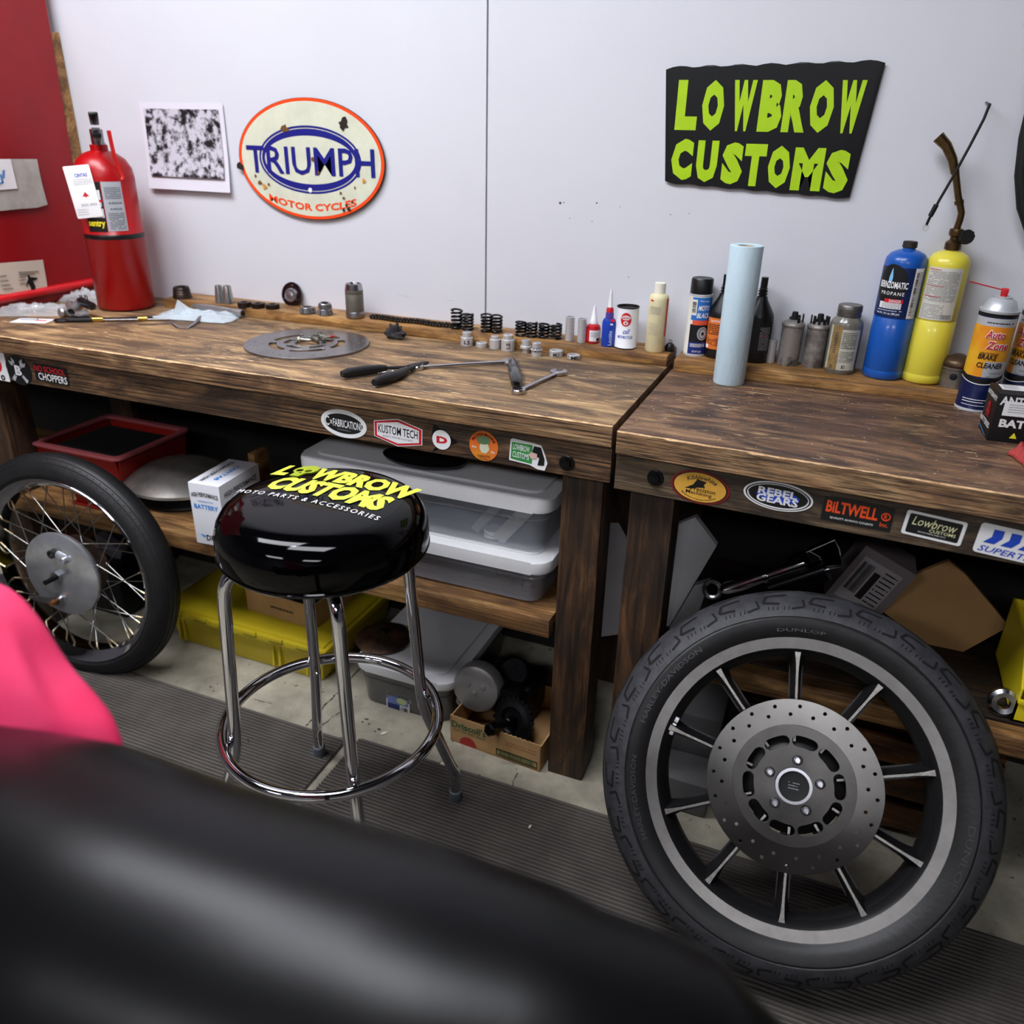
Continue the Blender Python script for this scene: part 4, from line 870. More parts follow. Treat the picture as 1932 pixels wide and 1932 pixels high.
def wrench(u0, v0, u1, v1, lab, wdt=.0065, box_first=True, th=.006):
    A, Z = on(u0, v0), on(u1, v1); A.z = Z.z = ZL; L_ = (Z-A).length; t = thing('combination_wrench', lab, 'wrench', A, 0); t.matrix_world = X(*A) @ MX.Rotation(atan2(Z.y-A.y, Z.x-A.x), 4, 'Z')
    WR_ = M('wrench_chrome', 'b9b8bd', .16, 1); r = wdt*1.75
    b = B(); b.lathe([(r*.62, th*1.25), (r*.9, th*1.25), (r, th), (r, .001), (r*.9, 0), (r*.62, 0), (r*.62, th*1.25)], 28, rf=lambda a, j: 1 if j not in (0, 5, 6) else (1-.12*(int(a*12/pi) % 2))); b.build('box_end', WR_, t)
    part(t, 'shaft', WR_, lambda b: b.tube([(r*.85, 0, th*.6), (r*2, 0, th*.7), (L_*.5, 0, th*.75), (L_-r*2, 0, th*.7), (L_-r*1.0, 0, th*.6)], [wdt*.75, wdt*.6, wdt*.55, wdt*.62, wdt*.8], 12, flat=.55))
    ro = r*1.25; pts = []
    for a in range(35, 326, 15): pts.append((ro*cos(RD(a)), ro*sin(RD(a))))
    pts += [(ro*.98, -ro*.42), (ro*.1, -ro*.40), (-ro*.15, 0), (ro*.1, ro*.40), (ro*.98, ro*.42)]
    b = B(); b.raw(plate([pts], th*.9, .0008), X(L_, 0, th*.55) @ MX.Rotation(RD(15), 4, 'Z')); b.build('open_end', WR_, t); return t
wrench(787, 697, 962, 686, 'long chrome combination wrench lying across the pliers jaws', .0085, th=.008)
wrench(978, 742, 1054, 706, 'short chrome combination wrench lying beside the black air tool', .0085, th=.008)
P = on(968, 722); t = thing('screwdriver', 'stubby tool with chunky black plastic handle, between the two wrenches', 'screwdriver', (P.x, P.y, ZL)); A = on(975, 738)-V((P.x, P.y, ZL)); Z = on(966, 692)-V((P.x, P.y, ZL)); A.z = Z.z = .014
part(t, 'handle', M('glossy_black', '0c0c0f', .2, coat=.4), lambda b: b.tube([A, A.lerp(Z, .06), A.lerp(Z, .35), A.lerp(Z, .5), A.lerp(Z, .62), A.lerp(Z, .80), A.lerp(Z, .93)], [.006, .0118, .0128, .0132, .0112, .0130, .0095], 20))
part(t, 'collar', M('collar_charcoal', '2c2c30', .4), lambda b: b.tube([A.lerp(Z, .50), A.lerp(Z, .60)], .0134, 20)); part(t, 'tip', CHROME, lambda b: b.tube([A.lerp(Z, .93), A.lerp(Z, 1.14)], [.004, .002], 10))

# ------------------------------------------------- bottles, cans, cylinders
def can(name, label, cat, P, group=None):
    return thing(name, label, cat, P, facing(P), group)
P = onledge(1118, 649, .017); t = can('threadlocker_bottle', 'small red bottle with white cone nozzle and white label', 'bottle', P); Hh = zat(P, 577)-P.z
part(t, 'body', M('red_plastic', 'b3161c', .35), lambda b: b.lathe([(0, 0), (.015, 0), (.017, .002), (.017, .034), (.015, .041), (.009, .045), (.009, .048), (0, .048)], 32))
part(t, 'nozzle', WHITE, lambda b: b.lathe([(.0095, .045), (.0095, .052), (.0075, .056), (.0022, Hh), (0, Hh)], 24))
part(t, 'label', [WHITE, RED, INK], lambda b: (patch(b, -.009, .018, .006, .032, wrapmap(.017)), patch(b, -.022, -.010, .006, .032, wrapmap(.017), 1), patch(b, .008, .016, .007, .014, wrapmap(.017, .001), 2), fineprint(b, -.006, .014, .016, .028, 4, wrapmap(.017, .001), 2, .25)))
P = onledge(1146, 656, .015); t = can('threadlocker_bottle', 'blue plastic bottle with red collar and white tip beside the oil can', 'bottle', P); Hh = zat(P, 547)-P.z; hb = zat(P, 601)-P.z
BP = M('blue_plastic', '1a3fa8', .35)
part(t, 'body', BP, lambda b: b.lathe([(0, 0), (.0145, 0), (.0160, .003), (.0160, hb-.008), (.013, hb), (.0075, hb+.003), (0, hb+.003)], 32, MX.Diagonal((1, .75, 1, 1))))
part(t, 'collar', [M('violet_collar', '4a3a8c', .4), M('red_plastic')], lambda b: b.lathe([(.0095, hb+.001), (.0095, hb+.012), (.0085, hb+.015), (.0085, hb+.022), (.005, hb+.028), (0, hb+.028)], 24, mis=[0, 0, 1, 1, 1]))
part(t, 'nozzle', WHITE, lambda b: b.lathe([(.0062, hb+.024), (.0045, hb+.04), (.0022, Hh), (0, Hh)], 20))
part(t, 'label', [RED, WHITE], lambda b: (patch(b, .003, .013, .060, .066, lambda x, z: V((x, -.0125, z))), patch(b, .003, .009, .052, .056, lambda x, z: V((x, -.0125, z)), 1)))
part(t, 'lettering', M('pale_blue_print', 'b9c4ea', .5), lambda b: T(b, 'Loctite', .004, .022, .034, .0085, lambda x, z: V((.004-(z-.022), -.0128, .022+(x-.004)))))
P = onledge(1179, 660, .0255); t = can('oil_can', 'white round oil can with a red oval and blue MOTORCYCLES print', 'can', P); Hh = zat(P, 577)-P.z
part(t, 'body', [M('can_white', 'e6e8ec', .35), DSTEEL], lambda b: b.lathe([(0, .003), (.0235, .003), (.0262, .0), (.0262, .003), (.0255, .004), (.0255, Hh-.003), (.0265, Hh-.002), (.0262, Hh), (.0240, Hh), (.0235, Hh-.005), (0, Hh-.005)], 48, mis=[1, 1, 1, 0, 0, 1, 1, 1, 1, 1]))
wm = wrapmap(.0255, .0005); wm2 = wrapmap(.0255, .0009); wm3 = wrapmap(.0255, .0013)
part(t, 'emblem', [RED, WHITE], lambda b: (ovalp(b, -.003, Hh*.72, .0125, .0155, wm), ovalp(b, -.003, Hh*.72+.004, .0108, .0052, wm2, 1), ovalp(b, -.003, Hh*.72-.008, .0055, .0045, wm2, 1), ovalp(b, -.003, Hh*.72-.008, .0025, .002, wm3, 0)))
part(t, 'emblem_lettering', RED, lambda b: T(b, 'BARDAHL', -.003, Hh*.72+.004, .019, .006, wm3))
part(t, 'lettering', BLUE, lambda b: (T(b, 'MOTORCYCLES', -.003, Hh*.30, .036, .007, wm, bold=.02), T(b, 'oil', .0, Hh*.44, .016, .012, wm, shear=.4)))
P = onledge(1234, 666, .0225); t = can('plastic_bottle', 'tall cream plastic bottle with white cap and red edge stripe', 'bottle', P); Hh = zat(P, 533)-P.z; hb = zat(P, 553)-P.z
part(t, 'body', M('aged_cream_plastic', 'd9cfa6', .45, var=.08, vs=14), lambda b: b.lathe([(0, 0), (.0205, 0), (.0225, .003), (.0225, hb-.012), (.020, hb-.004), (.012, hb), (0, hb)], 40), sharp=50)
part(t, 'cap', M('cap_ivory', 'e8e4d4', .45), lambda b: b.lathe([(.0125, hb-.001), (.0125, Hh-.001), (.0115, Hh), (0, Hh)], 40, rf=lambda a, j: 1))
wm = wrapmap(.0225, .0005)
part(t, 'print', [RED, GREYP], lambda b: (patch(b, .020, .027, hb*.28, hb*.93, wm), patch(b, -.020, -.012, hb*.88, hb*.905, wm), fineprint(b, -.020, .006, hb*.66, hb*.80, 6, wm, 1, .35), fineprint(b, -.020, .003, hb*.30, hb*.52, 7, wm, 1, .18)))
P = onledge(1263, 664, .0105); t = turned('rubber_plug', 'small black rubber plug with a wire loop beside the cream bottle', 'plug', P, [(0, 0), (.0105, 0), (.0115, .004), (.0112, .012), (.008, .017), (.003, .019), (0, .019)], BLKPL, n=24)
part(t, 'wire_loop', DSTEEL, lambda b: b.torus(.0035, .0008, X(0, 0, .022) @ RX(90), 16, 6))
P = onledge(1309, 673, .0262, True); t = can('spray_can', 'black-capped aerosol can with blue MOTO BLACK label', 'spray can', P); Hh = zat(P, 524)-P.z; hb = zat(P, 554)-P.z
part(t, 'body', [M('can_cream', 'e4e2d8', .35), SILV], lambda b: b.lathe([(0, .002), (.0245, .002), (.0262, 0), (.0268, .003), (.0262, .005), (.0262, hb-.003), (.0268, hb-.001), (.0262, hb+.001), (.020, hb+.003), (0, hb+.003)], 48, mis=[1, 1, 1, 1, 0, 1, 1, 1, 1]))
part(t, 'cap', BLKPL, lambda b: b.lathe([(.0248, hb), (.0245, Hh-.003), (.0225, Hh), (.018, Hh-.001), (0, Hh-.002)], 48))
wm = wrapmap(.0262, .0005); wm2 = wrapmap(.0262, .0010); wm3 = wrapmap(.0262, .0014); BL2 = M('can_blue', '2b6fc0', .4); NV = M('navy_print', '1b2f78', .4)
part(t, 'label', [BL2, INK, NV, M('coral_print', 'e0583c', .4), SILV, M('can_cream')], lambda b: (patch(b, -.017, .036, hb*.60, hb*.965, wm, 0), patch(b, -.017, .036, hb*.24, hb*.53, wm, 1), patch(b, -.017, .036, .006, hb*.24, wm, 2), patch(b, -.012, .036, hb*.525, hb*.60, wm2, 3), patch(b, -.017, -.005, hb*.68, hb*.93, wm2, 5), barcode(b, -.016, -.007, hb*.72, hb*.90, wm3, 1, 14, 3, True), ovalp(b, .013, hb*.385, .012, .015, wm2, 4), ovalp(b, .013, hb*.385, .009, .012, wm3, 1), ovalp(b, .013, hb*.385, .0075, .0105, wrapmap(.0262, .0018), 4), ovalp(b, .013, hb*.385, .003, .004, wrapmap(.0262, .0021), 1)))
part(t, 'lettering', WHITE, lambda b: (T(b, 'MOTO', .011, hb*.80, .026, .0115, wm2, shear=.25, bold=.03), T(b, 'BLACK', .011, hb*.68, .030, .0115, wm2, shear=.25, bold=.03), T(b, 'blue magic', .012, hb*.91, .022, .005, wm2), T(b, 'NET WT 12 OZ', .004, .012, .02, .004, wm2), fineprint(b, -.012, .022, .022, hb*.22, 4, wm2, 0, .5)))
for (u, v, un, top, lab, lc, seed) in ((1358, 690, 1372, 518, 'black oil bottle with ribbed spout and orange label, left of the blue paper roll', 'c9662a', 1), (1416, 693, 1446, 523, 'black oil bottle with ribbed spout and grey fine print, right of the blue paper roll', '141416', 2)):
    P = onledge(u, v, .031, True); P.y = WY-.034; P.x -= .016*(seed == 1); t = can('oil_bottle', lab, 'bottle', P, 'black oil bottles'); Hh = zat(P, top)-P.z; hb = Hh*.54
    part(t, 'body', M('oil_bottle_black', '101012', .35), lambda b: b.lathe([(0, 0), (.028, 0), (.031, .004), (.031, .016), (.0305, .018), (.031, .020), (.031, hb), (.029, hb+.008), (.013, hb+.036), (.0105, hb+.044), (0, hb+.044)], 44), sharp=50)
    pf = [(.0105, hb+.040)]
    z = hb+.044
    while z < Hh-.024: pf += [(.0105, z), (.0078, z+.001), (.0078, z+.003), (.0100, z+.004)]; z += .006
    pf += [(.0075, z), (.0075, Hh), (0, Hh)]
    part(t, 'spout', BLKPL, lambda b: b.lathe(pf, 24))
    wm = wrapmap(.031, .0005); wm2 = wrapmap(.031, .001)
    if seed == 1: part(t, 'label', [M('label_orange', 'd4702c', .5), M('label_ink', '3a1c10', .6), WHITE], lambda b: (patch(b, -.034, .03, .022, hb*.93, wm), fineprint(b, -.030, .02, hb*.55, hb*.80, 6, wm2, 1), T(b, 'CAUTION', -.014, hb*.86, .022, .005, wm2, 2), fineprint(b, -.030, .02, .030, hb*.48, 6, wm2, 1, .4, 5), patch(b, -.032, -.024, .024, .032, wm2, 2)))
    else: part(t, 'label', [M('label_black', '121214', .5), GREYP, RED], lambda b: (patch(b, -.03, .036, .022, hb*.93, wm), fineprint(b, .006, .030, hb*.30, hb*.82, 16, wm2, 1, .55, 6), patch(b, .006, .02, hb*.62, hb*.635, wm2, 2)))
P = base(1377, 722, ZR, .0335); P.y = min(P.y, .455-.036); t = can('paper_towel_roll', 'tall pale blue shop paper towel roll standing upright', 'paper towel roll', P); Hh = zat(P, 463)-P.z
part(t, 'paper', M('blue_paper', 'c6dde9', .85, var=.04, vs=30, bump=.5, bs=120, st=(1, 1, .5)), lambda b: b.lathe([(.018, 0), (.0325, 0), (.0335, .002), (.0335, Hh), (.0325, Hh+.001), (.018, Hh), (.018, 0)], 56))
part(t, 'core', CARD, lambda b: b.lathe([(.0178, .001), (.0178, Hh-.002), (.0165, Hh-.002), (.0165, .001), (.0178, .001)], 32))
SCO = M('scorched_metal', '9a9591', .45, .45, col2='2a2220', vs=22, thr=(.50, .66), det=8)
for u, v, lab, seed in ((1484, 691, 'scorched bare metal spray can with broken black top, rusty streaks', 1), (1531, 695, 'bare grey metal spray can with broken black top beside the jar', 2)):
    P = onledge(u, v, .0230, True); t = can('spray_can', lab, 'spray can', P); hb = zat(P, 609 if seed == 1 else 613)-P.z; r = .0230
    part(t, 'body', SCO if seed == 1 else M('scuffed_metal', 'a8a39e', .42, .45, col2='5c5550', vs=30), lambda b: b.lathe([(0, .002), (r-.002, .002), (r, 0), (r, hb-.008), (r+.0018, hb-.006), (r+.0022, hb-.003), (r+.001, hb), (r-.004, hb+.004), (.010, hb+.009), (0, hb+.009)], 40))
    part(t, 'valve', BLKM, lambda b: (b.cyl(.011, hb+.005, hb+.012, 20), b.cyl(.0075, hb+.010, hb+.024, 16, r1=.006)))
    b = B(); rd = random.Random(seed)
    for k in range(5 if seed == 1 else 7):
        a = RD(200+k*34) if seed == 2 else RD(-60+k*40); h_ = rd.uniform(.010, .020)
        b.box((.019*cos(a), .019*sin(a), hb+.002+h_/2), (.0016, .006, h_), MX.Rotation(a, 3, 'Z'))
    b.build('broken_collar', BLKM, t)
P = onledge(1580, 707, .0335, True); t = can('glass_jar', 'dirty grey glass jar with screw lid and worn brown and white label', 'jar', P); hb = zat(P, 603)-P.z; Hh = zat(P, 578)-P.z
part(t, 'body', M('dirty_glass', '6d6a62', .25, 0, var=.25, vs=18, coat=.5), lambda b: b.lathe([(0, .0), (.030, 0), (.0335, .006), (.0335, hb-.008), (.031, hb), (.024, hb+.007), (.022, hb+.012), (0, hb+.012)], 48))
part(t, 'lid', M('lid_grey_metal', '77736e', .4, .8, var=.15, vs=50), lambda b: b.lathe([(.0245, hb+.008), (.0250, hb+.010), (.0240, hb+.014), (.0250, hb+.018), (.0245, Hh+.002), (.023, Hh+.004), (0, Hh+.003)], 44))
wm = wrapmap(.0335, .0005); wm2 = wrapmap(.0335, .001)
part(t, 'label', [M('label_tan', '8c7245', .7, var=.35, vs=40), M('label_pale', 'b9b9aa', .7, var=.12, vs=40), M('label_dark', '3b3a34', .7)], lambda b: (patch(b, -.028, -.006, .010, hb*.92, wm, 0), patch(b, -.006, .034, .010, hb*.86, wm, 1), patch(b, -.034, -.028, .010, hb*.92, wm, 1), fineprint(b, -.004, .026, hb*.50, hb*.82, 10, wm2, 2, .4), fineprint(b, -.004, .026, hb*.24, hb*.46, 7, wm2, 2, .3, 4), T(b, '8', -.018, .016, .006, .009, wm2, 2), T(b, 'E', .008, .017, .008, .007, wm2, 2), fineprint(b, -.020, -.013, hb*.4, hb*.8, 9, wm2, 2, .5, 7)))
# gas cylinders
def gascyl(P, r, hb, t, m, Ht):
    part(t, 'body', m, lambda b: b.lathe([(0, .002), (r-.004, .0), (r, .004), (r, .018), (r-.0008, .0195), (r, .021), (r, hb*.50), (r-.0009, hb*.504), (r-.0009, hb*.508), (r, hb*.512), (r, hb-.018), (r*.96, hb-.009), (r*.80, hb), (r*.5, hb+.006), (r*.3, hb+.008), (r*.28, hb+.014), (0, hb+.014)], 56), sharp=60)
P = onledge(1661, 718, .0405, True); t = can('gas_cylinder', 'blue BERNZOMATIC propane cylinder with black capped valve', 'gas cylinder', P); hb = zat(P, 478)-P.z; Hh = zat(P, 456)-P.z; r = .0405
BC = M('cylinder_blue', '1452a8', .32, coat=.2); gascyl(P, r, hb, t, BC, Hh)
part(t, 'valve_cap', M('rusty_cap', '332b26', .6, .4), lambda b: b.lathe([(.010, hb+.010), (.014, hb+.012), (.0135, Hh), (.012, Hh+.001), (0, Hh)], 20))
wm = wrapmap(r, .0004); wm2 = wrapmap(r, .0008); wm3 = wrapmap(r, .0012); wm4 = wrapmap(r, .0016)
part(t, 'label', [M('label_navy', '0e2350', .4), INK, WHITE, RED], lambda b: (patch(b, -.060, .022, hb*.515, hb*.905, wm, 0, 14), ovalp(b, -.020, hb*.77, .0315, .040, wm2, 1), patch(b, .0225, .043, hb*.515, hb*.905, wm, 2), patch(b, -.036, .008, hb*.585, hb*.635, wm3, 2), patch(b, -.026, .010, hb*.632, hb*.662, wm4, 3), barcode(b, .026, .032, hb*.54, hb*.88, wm2, 1, 30, 4, True), fineprint(b, .033, .042, hb*.52, hb*.88, 26, wm2, 1, .3)))
part(t, 'flame_print', M('flame_blue', '7fc3ec', .4), lambda b: b.face([wm3(-.022+x, hb*.845+z) for x, z in [(-.0035, -.012), (-.0035, -.004), (-.001, .008), (.001, .014), (.0025, .004), (.004, -.004), (.0035, -.012), (0, -.016)]]))
part(t, 'lettering', WHITE, lambda b: (T(b, 'BERNZOMATIC', -.016, hb*.77, .058, .0135, wm4, bold=.03), T(b, 'PROPANE', -.014, hb*.705, .046, .007, wm4, sp=1.3), T(b, 'DANGER', -.005, hb*.647, .022, .006, wrapmap(r, .0020)), fineprint(b, -.040, .012, hb*.565, hb*.575, 1, wm2), T(b, 'Net Wt. 14.1 oz. (400 gm)', -.016, hb*.545, .048, .0055, wm2)))
part(t, 'warning_print', GREYP, lambda b: fineprint(b, -.030, .006, hb*.587, hb*.630, 5, wrapmap(r, .0018), 0, .35))
P = onledge(1735, 726, .0395, True); t = can('gas_cylinder', 'yellow gas cylinder with brass torch head and white label', 'gas cylinder', P); hb = zat(P, 480)-P.z; r = .0395
gascyl(P, r, hb, t, M('cylinder_yellow', 'ddcf45', .32, coat=.2), 0)
wm = wrapmap(r, .0004); wm2 = wrapmap(r, .0008)
part(t, 'label', [M('label_offwhite', 'cfccc0', .5), GREYP, RED], lambda b: (patch(b, -.037, .032, hb*.52, hb*.915, wm, 0, 12), fineprint(b, -.032, .028, hb*.66, hb*.89, 26, wm2, 1, .45, 8), fineprint(b, -.032, .010, hb*.53, hb*.64, 9, wm2, 1, .35, 9), patch(b, -.034, .002, hb*.775, hb*.780, wm2, 2), patch(b, -.034, -.010, hb*.895, hb*.9, wm2, 2), patch(b, -.034, .0, hb*.695, hb*.699, wm2, 2), barcode(b, .008, .028, hb*.53, hb*.565, wm2, 1, 16, 5)))
BRS = M('tarnished_brass', '6f5a3c', .32, .95, var=.3, vs=40)
L2 = lambda u, v, dy=0: aty(u, v, P.y+dy)-P
rzI = MX.Rotation(-facing(P), 3, 'Z'); L3 = lambda u, v, dy=0: rzI @ L2(u, v, dy)
part(t, 'torch_collar', BRS, lambda b: (b.lathe([(.009, hb+.008), (.0155, hb+.010), (.0155, hb+.022), (.013, hb+.025), (.009, hb+.028), (.009, hb+.034), (.0125, hb+.036), (.0135, hb+.042), (.0125, hb+.048), (.006, hb+.050), (0, hb+.050)], 18)))
part(t, 'valve_knob', M('black_knob', '121212', .5), lambda b: b.lathe([(0, -.007), (.0135, -.007), (.0145, 0), (.0135, .007), (0, .007)], 40, X(*L3(1823, 447, -.012)) @ RX(80, 'X') @ RX(20, 'Y'), rf=lambda a, j: 1-.08*(int(a*20/pi) % 2)))
part(t, 'torch_tube', BRS, lambda b: (b.tube([V((0, 0, hb+.045)), L3(1805, 432), L3(1811, 415), L3(1814, 402), L3(1812, 390), L3(1808, 372), L3(1805, 345), L3(1802, 322)], [.0055, .0065, .0065, .0065, .0065, .0065, .0065, .0072], 14), b.tube([L3(1810, 385), L3(1809, 378)], .0085, 16), b.tube([L3(1802, 326), L3(1797, 300), L3(1786, 275), L3(1770, 258)], [.0080, .0085, .0095, .011], 16)))
# piston
P = onledge(1795, 734, .029, True); t = can('piston', 'used tarnished engine piston between the yellow cylinder and brake cleaner', 'piston', P); Hh = zat(P, 668)-P.z; r = .029
part(t, 'body', [M('piston_alloy', '8c857c', .38, .8, var=.3, vs=22), M('burnt_alloy', '5e4a38', .4, .7, var=.3, vs=25)], lambda b: b.lathe([(r*.85, 0), (r, 0), (r, Hh*.52), (r*.93, Hh*.53), (r*.93, Hh*.56), (r, Hh*.57), (r, Hh*.63), (r*.93, Hh*.64), (r*.93, Hh*.67), (r, Hh*.68), (r, Hh*.76), (r*.86, Hh*.86), (r*.3, Hh), (0, Hh)], 44, mis=[0]*6+[1]*7))
part(t, 'pin_bore', [M('bore_black', '070707', .7), STEEL], lambda b: (b.lathe([(0, .0006), (.0062, .0006), (.0072, 0)], 24, X(-.002, -r-.0002, Hh*.38) @ RX(90))))
# brake cleaner cans
def brakecan(P, lab, ztop_v, withstraw, rz):
    t = thing('spray_can', lab, 'spray can', P, rz); r = .0345; hb = zat(P, 584)-P.z; wm = wrapmap(r, .0004); wm2 = wrapmap(r, .0008); wm3 = wrapmap(r, .0013); wm4 = wrapmap(r, .0018)
    part(t, 'body', [M('can_navy', '131c48', .3, .2), SILV, INK], lambda b: b.lathe([(0, .003), (r-.003, .002), (r+.0008, 0), (r+.0012, .003), (r, .005), (r, hb-.010), (r, hb-.004), (r+.0012, hb-.002), (r+.0010, hb+.001), (r-.003, hb+.001), (r-.005, hb+.006), (r*.70, hb+.018), (r*.5, hb+.022), (r*.45, hb+.021), (r*.45, hb+.025), (r*.3, hb+.026), (0, hb+.024)], 56, mis=[1, 1, 1, 1, 0, 2, 1, 1]+[1]*8), sharp=50)
    OY = M('label_amber', 'e08a22', .38, col2='e6c12e', vs=9)
    part(t, 'label', [OY, SILV, INK, WHITE], lambda b: (patch(b, -.075, .075, hb*.36, hb*.86, wm, 0, 26), patch(b, -.075, .075, hb*.86, hb*.94, wm, 1, 26), patch(b, -.006, .040, hb*.36, hb*.52, wm2, 1), b.grid(lambda u, v: wm3(-.05+.09*u, hb*(.355-.05*sin(pi*u))-.003+v*.010), 14, 1, 2), b.grid(lambda u, v: wm3(-.05+.09*u, hb*(.355-.05*sin(pi*u))-.0045+v*.0018), 14, 1, 3), fineprint(b, -.02, .03, hb*.885, hb*.905, 1, wm2, 2), patch(b, -.03, .02, .024, .0255, wm2, 3), patch(b, -.03, .01, .019, .0205, wm2, 3), patch(b, -.03, .03, .0125, .0135, wm2, 3)))
    b = B(); [(T(b, 'Auto', ox, hb*.785+oz, .032, .0150, wrapmap(r, .0008+.00005*k), bold=.018, shear=.2), T(b, 'Zone', .008+ox, hb*.68+oz, .038, .0150, wrapmap(r, .0008+.00005*k), bold=.018, shear=.2)) for k, (ox, oz) in enumerate([(.0011*cos(pi*q_/4), .0011*sin(pi*q_/4)) for q_ in range(8)])]; b.build('logo_outline', WHITE, t)
    b = B(); T(b, 'Auto', .000, hb*.785, .032, .0150, wrapmap(r, .0022), bold=.018, shear=.2); T(b, 'Zone', .008, hb*.68, .038, .0150, wrapmap(r, .0022), bold=.018, shear=.2); b.build('logo_lettering', RED, t)
    b = B(); T(b, 'BRAKE', -.004, hb*.535+.006, .032, .0105, wm4, bold=.02, shear=.15); T(b, 'CLEANER', .004, hb*.46+.004, .046, .0105, wm4, bold=.02, shear=.15); T(b, 'NON-CHLORINATED', -.002, hb*.60, .032, .004, wm3); b.build('lettering', INK, t)
    b = B(); T(b, 'CLEANS AND', .018, hb*.405, .024, .0045, wm3, bold=0); T(b, 'DRIES QUICKLY', .016, hb*.365, .030, .0045, wm3, bold=0); b.build('small_lettering', M('slate_print', '50545e', .5), t)
    if withstraw:
        part(t, 'nozzle', RED, lambda b: (b.cyl(.006, hb+.024, hb+.030, 16), b.box((0, 0, hb+.034), (.012, .012, .012), bev=.002)))
        part(t, 'straw', RED, lambda b: b.tube([(0, 0, hb+.036), MX.Rotation(-rz, 3, 'Z') @ (aty(1829, 531, P.y-.01)-P)], .0012, 8))
    else: part(t, 'nozzle', WHITE, lambda b: b.cyl(.006, hb+.024, hb+.036, 16))
    return t
P = base(1834, 777, ZR, .0345); brakecan(P, 'yellow and navy brake cleaner spray can with red nozzle and straw', 0, True, facing(P)+RD(8))
P2 = P+V((.082, .052, 0)); brakecan(P2, 'second brake cleaner can, mostly hidden behind the first and the battery box', 0, False, facing(P2)+RD(-30))
# black battery box
F, K, G = atz(1861, 831, ZR), atz(1838, 802, ZR), atz(1932, 843, ZR); dx = (G-F); dx.z = 0; dx.normalize(); dx = MX.Rotation(RD(13), 3, 'Z') @ dx; dy = K-F; dy.z = 0; wy = dy.length; dy = V((-dx.y, dx.x, 0)); hh = zat(F, 742)-ZR; wx = .135; wy = .075
m = MX((dx, dy, V((0, 0, 1)))).transposed().to_4x4()
BX = thing('battery_box', 'black cardboard ANTIGRAVITY battery box with white stickers at the right edge', 'box', F); BX.matrix_world = X(*F) @ m
BKB = M('box_black', '101013', .42)
part(BX, 'carton', BKB, lambda b: b.box((wx/2, wy/2, hh/2), (wx, wy, hh), bev=.0015))
fm = lambda x, z: V((x, -.0008, z)); fm2 = lambda x, z: V((x, -.0014, z)); lm = lambda x, z: V((-.0008, wy-x, z)); lm2 = lambda x, z: V((-.0012, wy-x, z)); tmx = lambda x, y: V((x, y, hh+.0008)); tm2x = lambda x, y: V((x, y, hh+.0014))
part(BX, 'shipping_sticker', [WHITE, GREYP], lambda b: (patch(b, .012, .075, hh*.56, hh*.86, fm2), fineprint(b, .02, .06, hh*.62, hh*.82, 4, lambda x, z: V((x, -.0018, z)), 1, .25), patch(b, .010, .060, wy*.35, wy*.85, tmx), fineprint(b, .015, .04, wy*.4, wy*.8, 5, tm2x, 1, .3)))
part(BX, 'lettering', WHITE, lambda b: (T(b, 'ANTIGRAVITY', .062, hh*.86, .115, .016, fm, bold=.03), T(b, 'BATTERIES', .066, hh*.40, .108, .015, fm, bold=.04)))
part(BX, 'side_lettering', WHITE, lambda b: T(b, 'ANTIGRAVITY', wy*.5, hh*.86, wy*.9, .009, lm, bold=.02))
part(BX, 'side_lettering', WHITE, lambda b: T(b, 'BATTERIES', wy*.45, hh*.28, wy*.9, .010, lm, bold=.02))
part(BX, 'emblem', RED, lambda b: (b.raw(plate([circ(.013, n=24), circ(.0105, n=24)]), mapf=lambda x, y: lm2(wy*.5+x, hh*.56+y)), T(b, 'A', wy*.5, hh*.56, .020, .030, lm2)))
part(BX, 'warning_print', [M('yellow_print'), M('cyan_print', '2f86c8', .5)], lambda b: (b.face([fm(.034, hh*.10), fm(.046, hh*.10), fm(.040, hh*.22)]), b.face([lm2(.002, hh*.12), lm2(wy*.8, hh*.04), lm2(wy*.8, hh*.06), lm2(.002, hh*.15)], 1)))
def crumple(u, v, W, D, H_, nz, seed, name, label, cat, mat, z=ZR, group=None, th=.0012, sc_=3., lift=.002, rz=0, edge=.15):
    P = atz(u, v, z); b = B(); so = V((seed*3.1, seed*1.7, 0))
    def f(x, y):
        a = (x-.5)*2; c = (y-.5)*2; k = max(0, 1-max(abs(a), abs(c))**3)
        e = 1+edge*NZ.noise(V((a*1.3, c*1.3, seed)))+edge*.6*NZ.noise(V((a*3, c*3, seed+5)))
        h = H_*k*(.5+.9*abs(NZ.noise(V((a*sc_, c*sc_, 0))+so))+.5*abs(NZ.noise(V((a*sc_*2.7, c*sc_*2.7, 1))+so)))
        return V((a*W/2*e, c*D/2*e, lift+max(0, h)))
    b.grid(f, nz, nz); o = b.build(name, mat, sharp=70); o.location = P; o.rotation_euler = (0, 0, rz)
    md = o.modifiers.new('thickness', 'SOLIDIFY'); md.thickness = th; md.offset = 1
    return tag(o, label, cat, group)
crumple(1958, 872, .070, .055, .036, 26, 2, 'rag', 'crumpled coral red shop rag at the right edge of the bench', 'rag', M('red_rag', 'b0403f', .85, var=.15, vs=30), rz=.3, sc_=2.2)
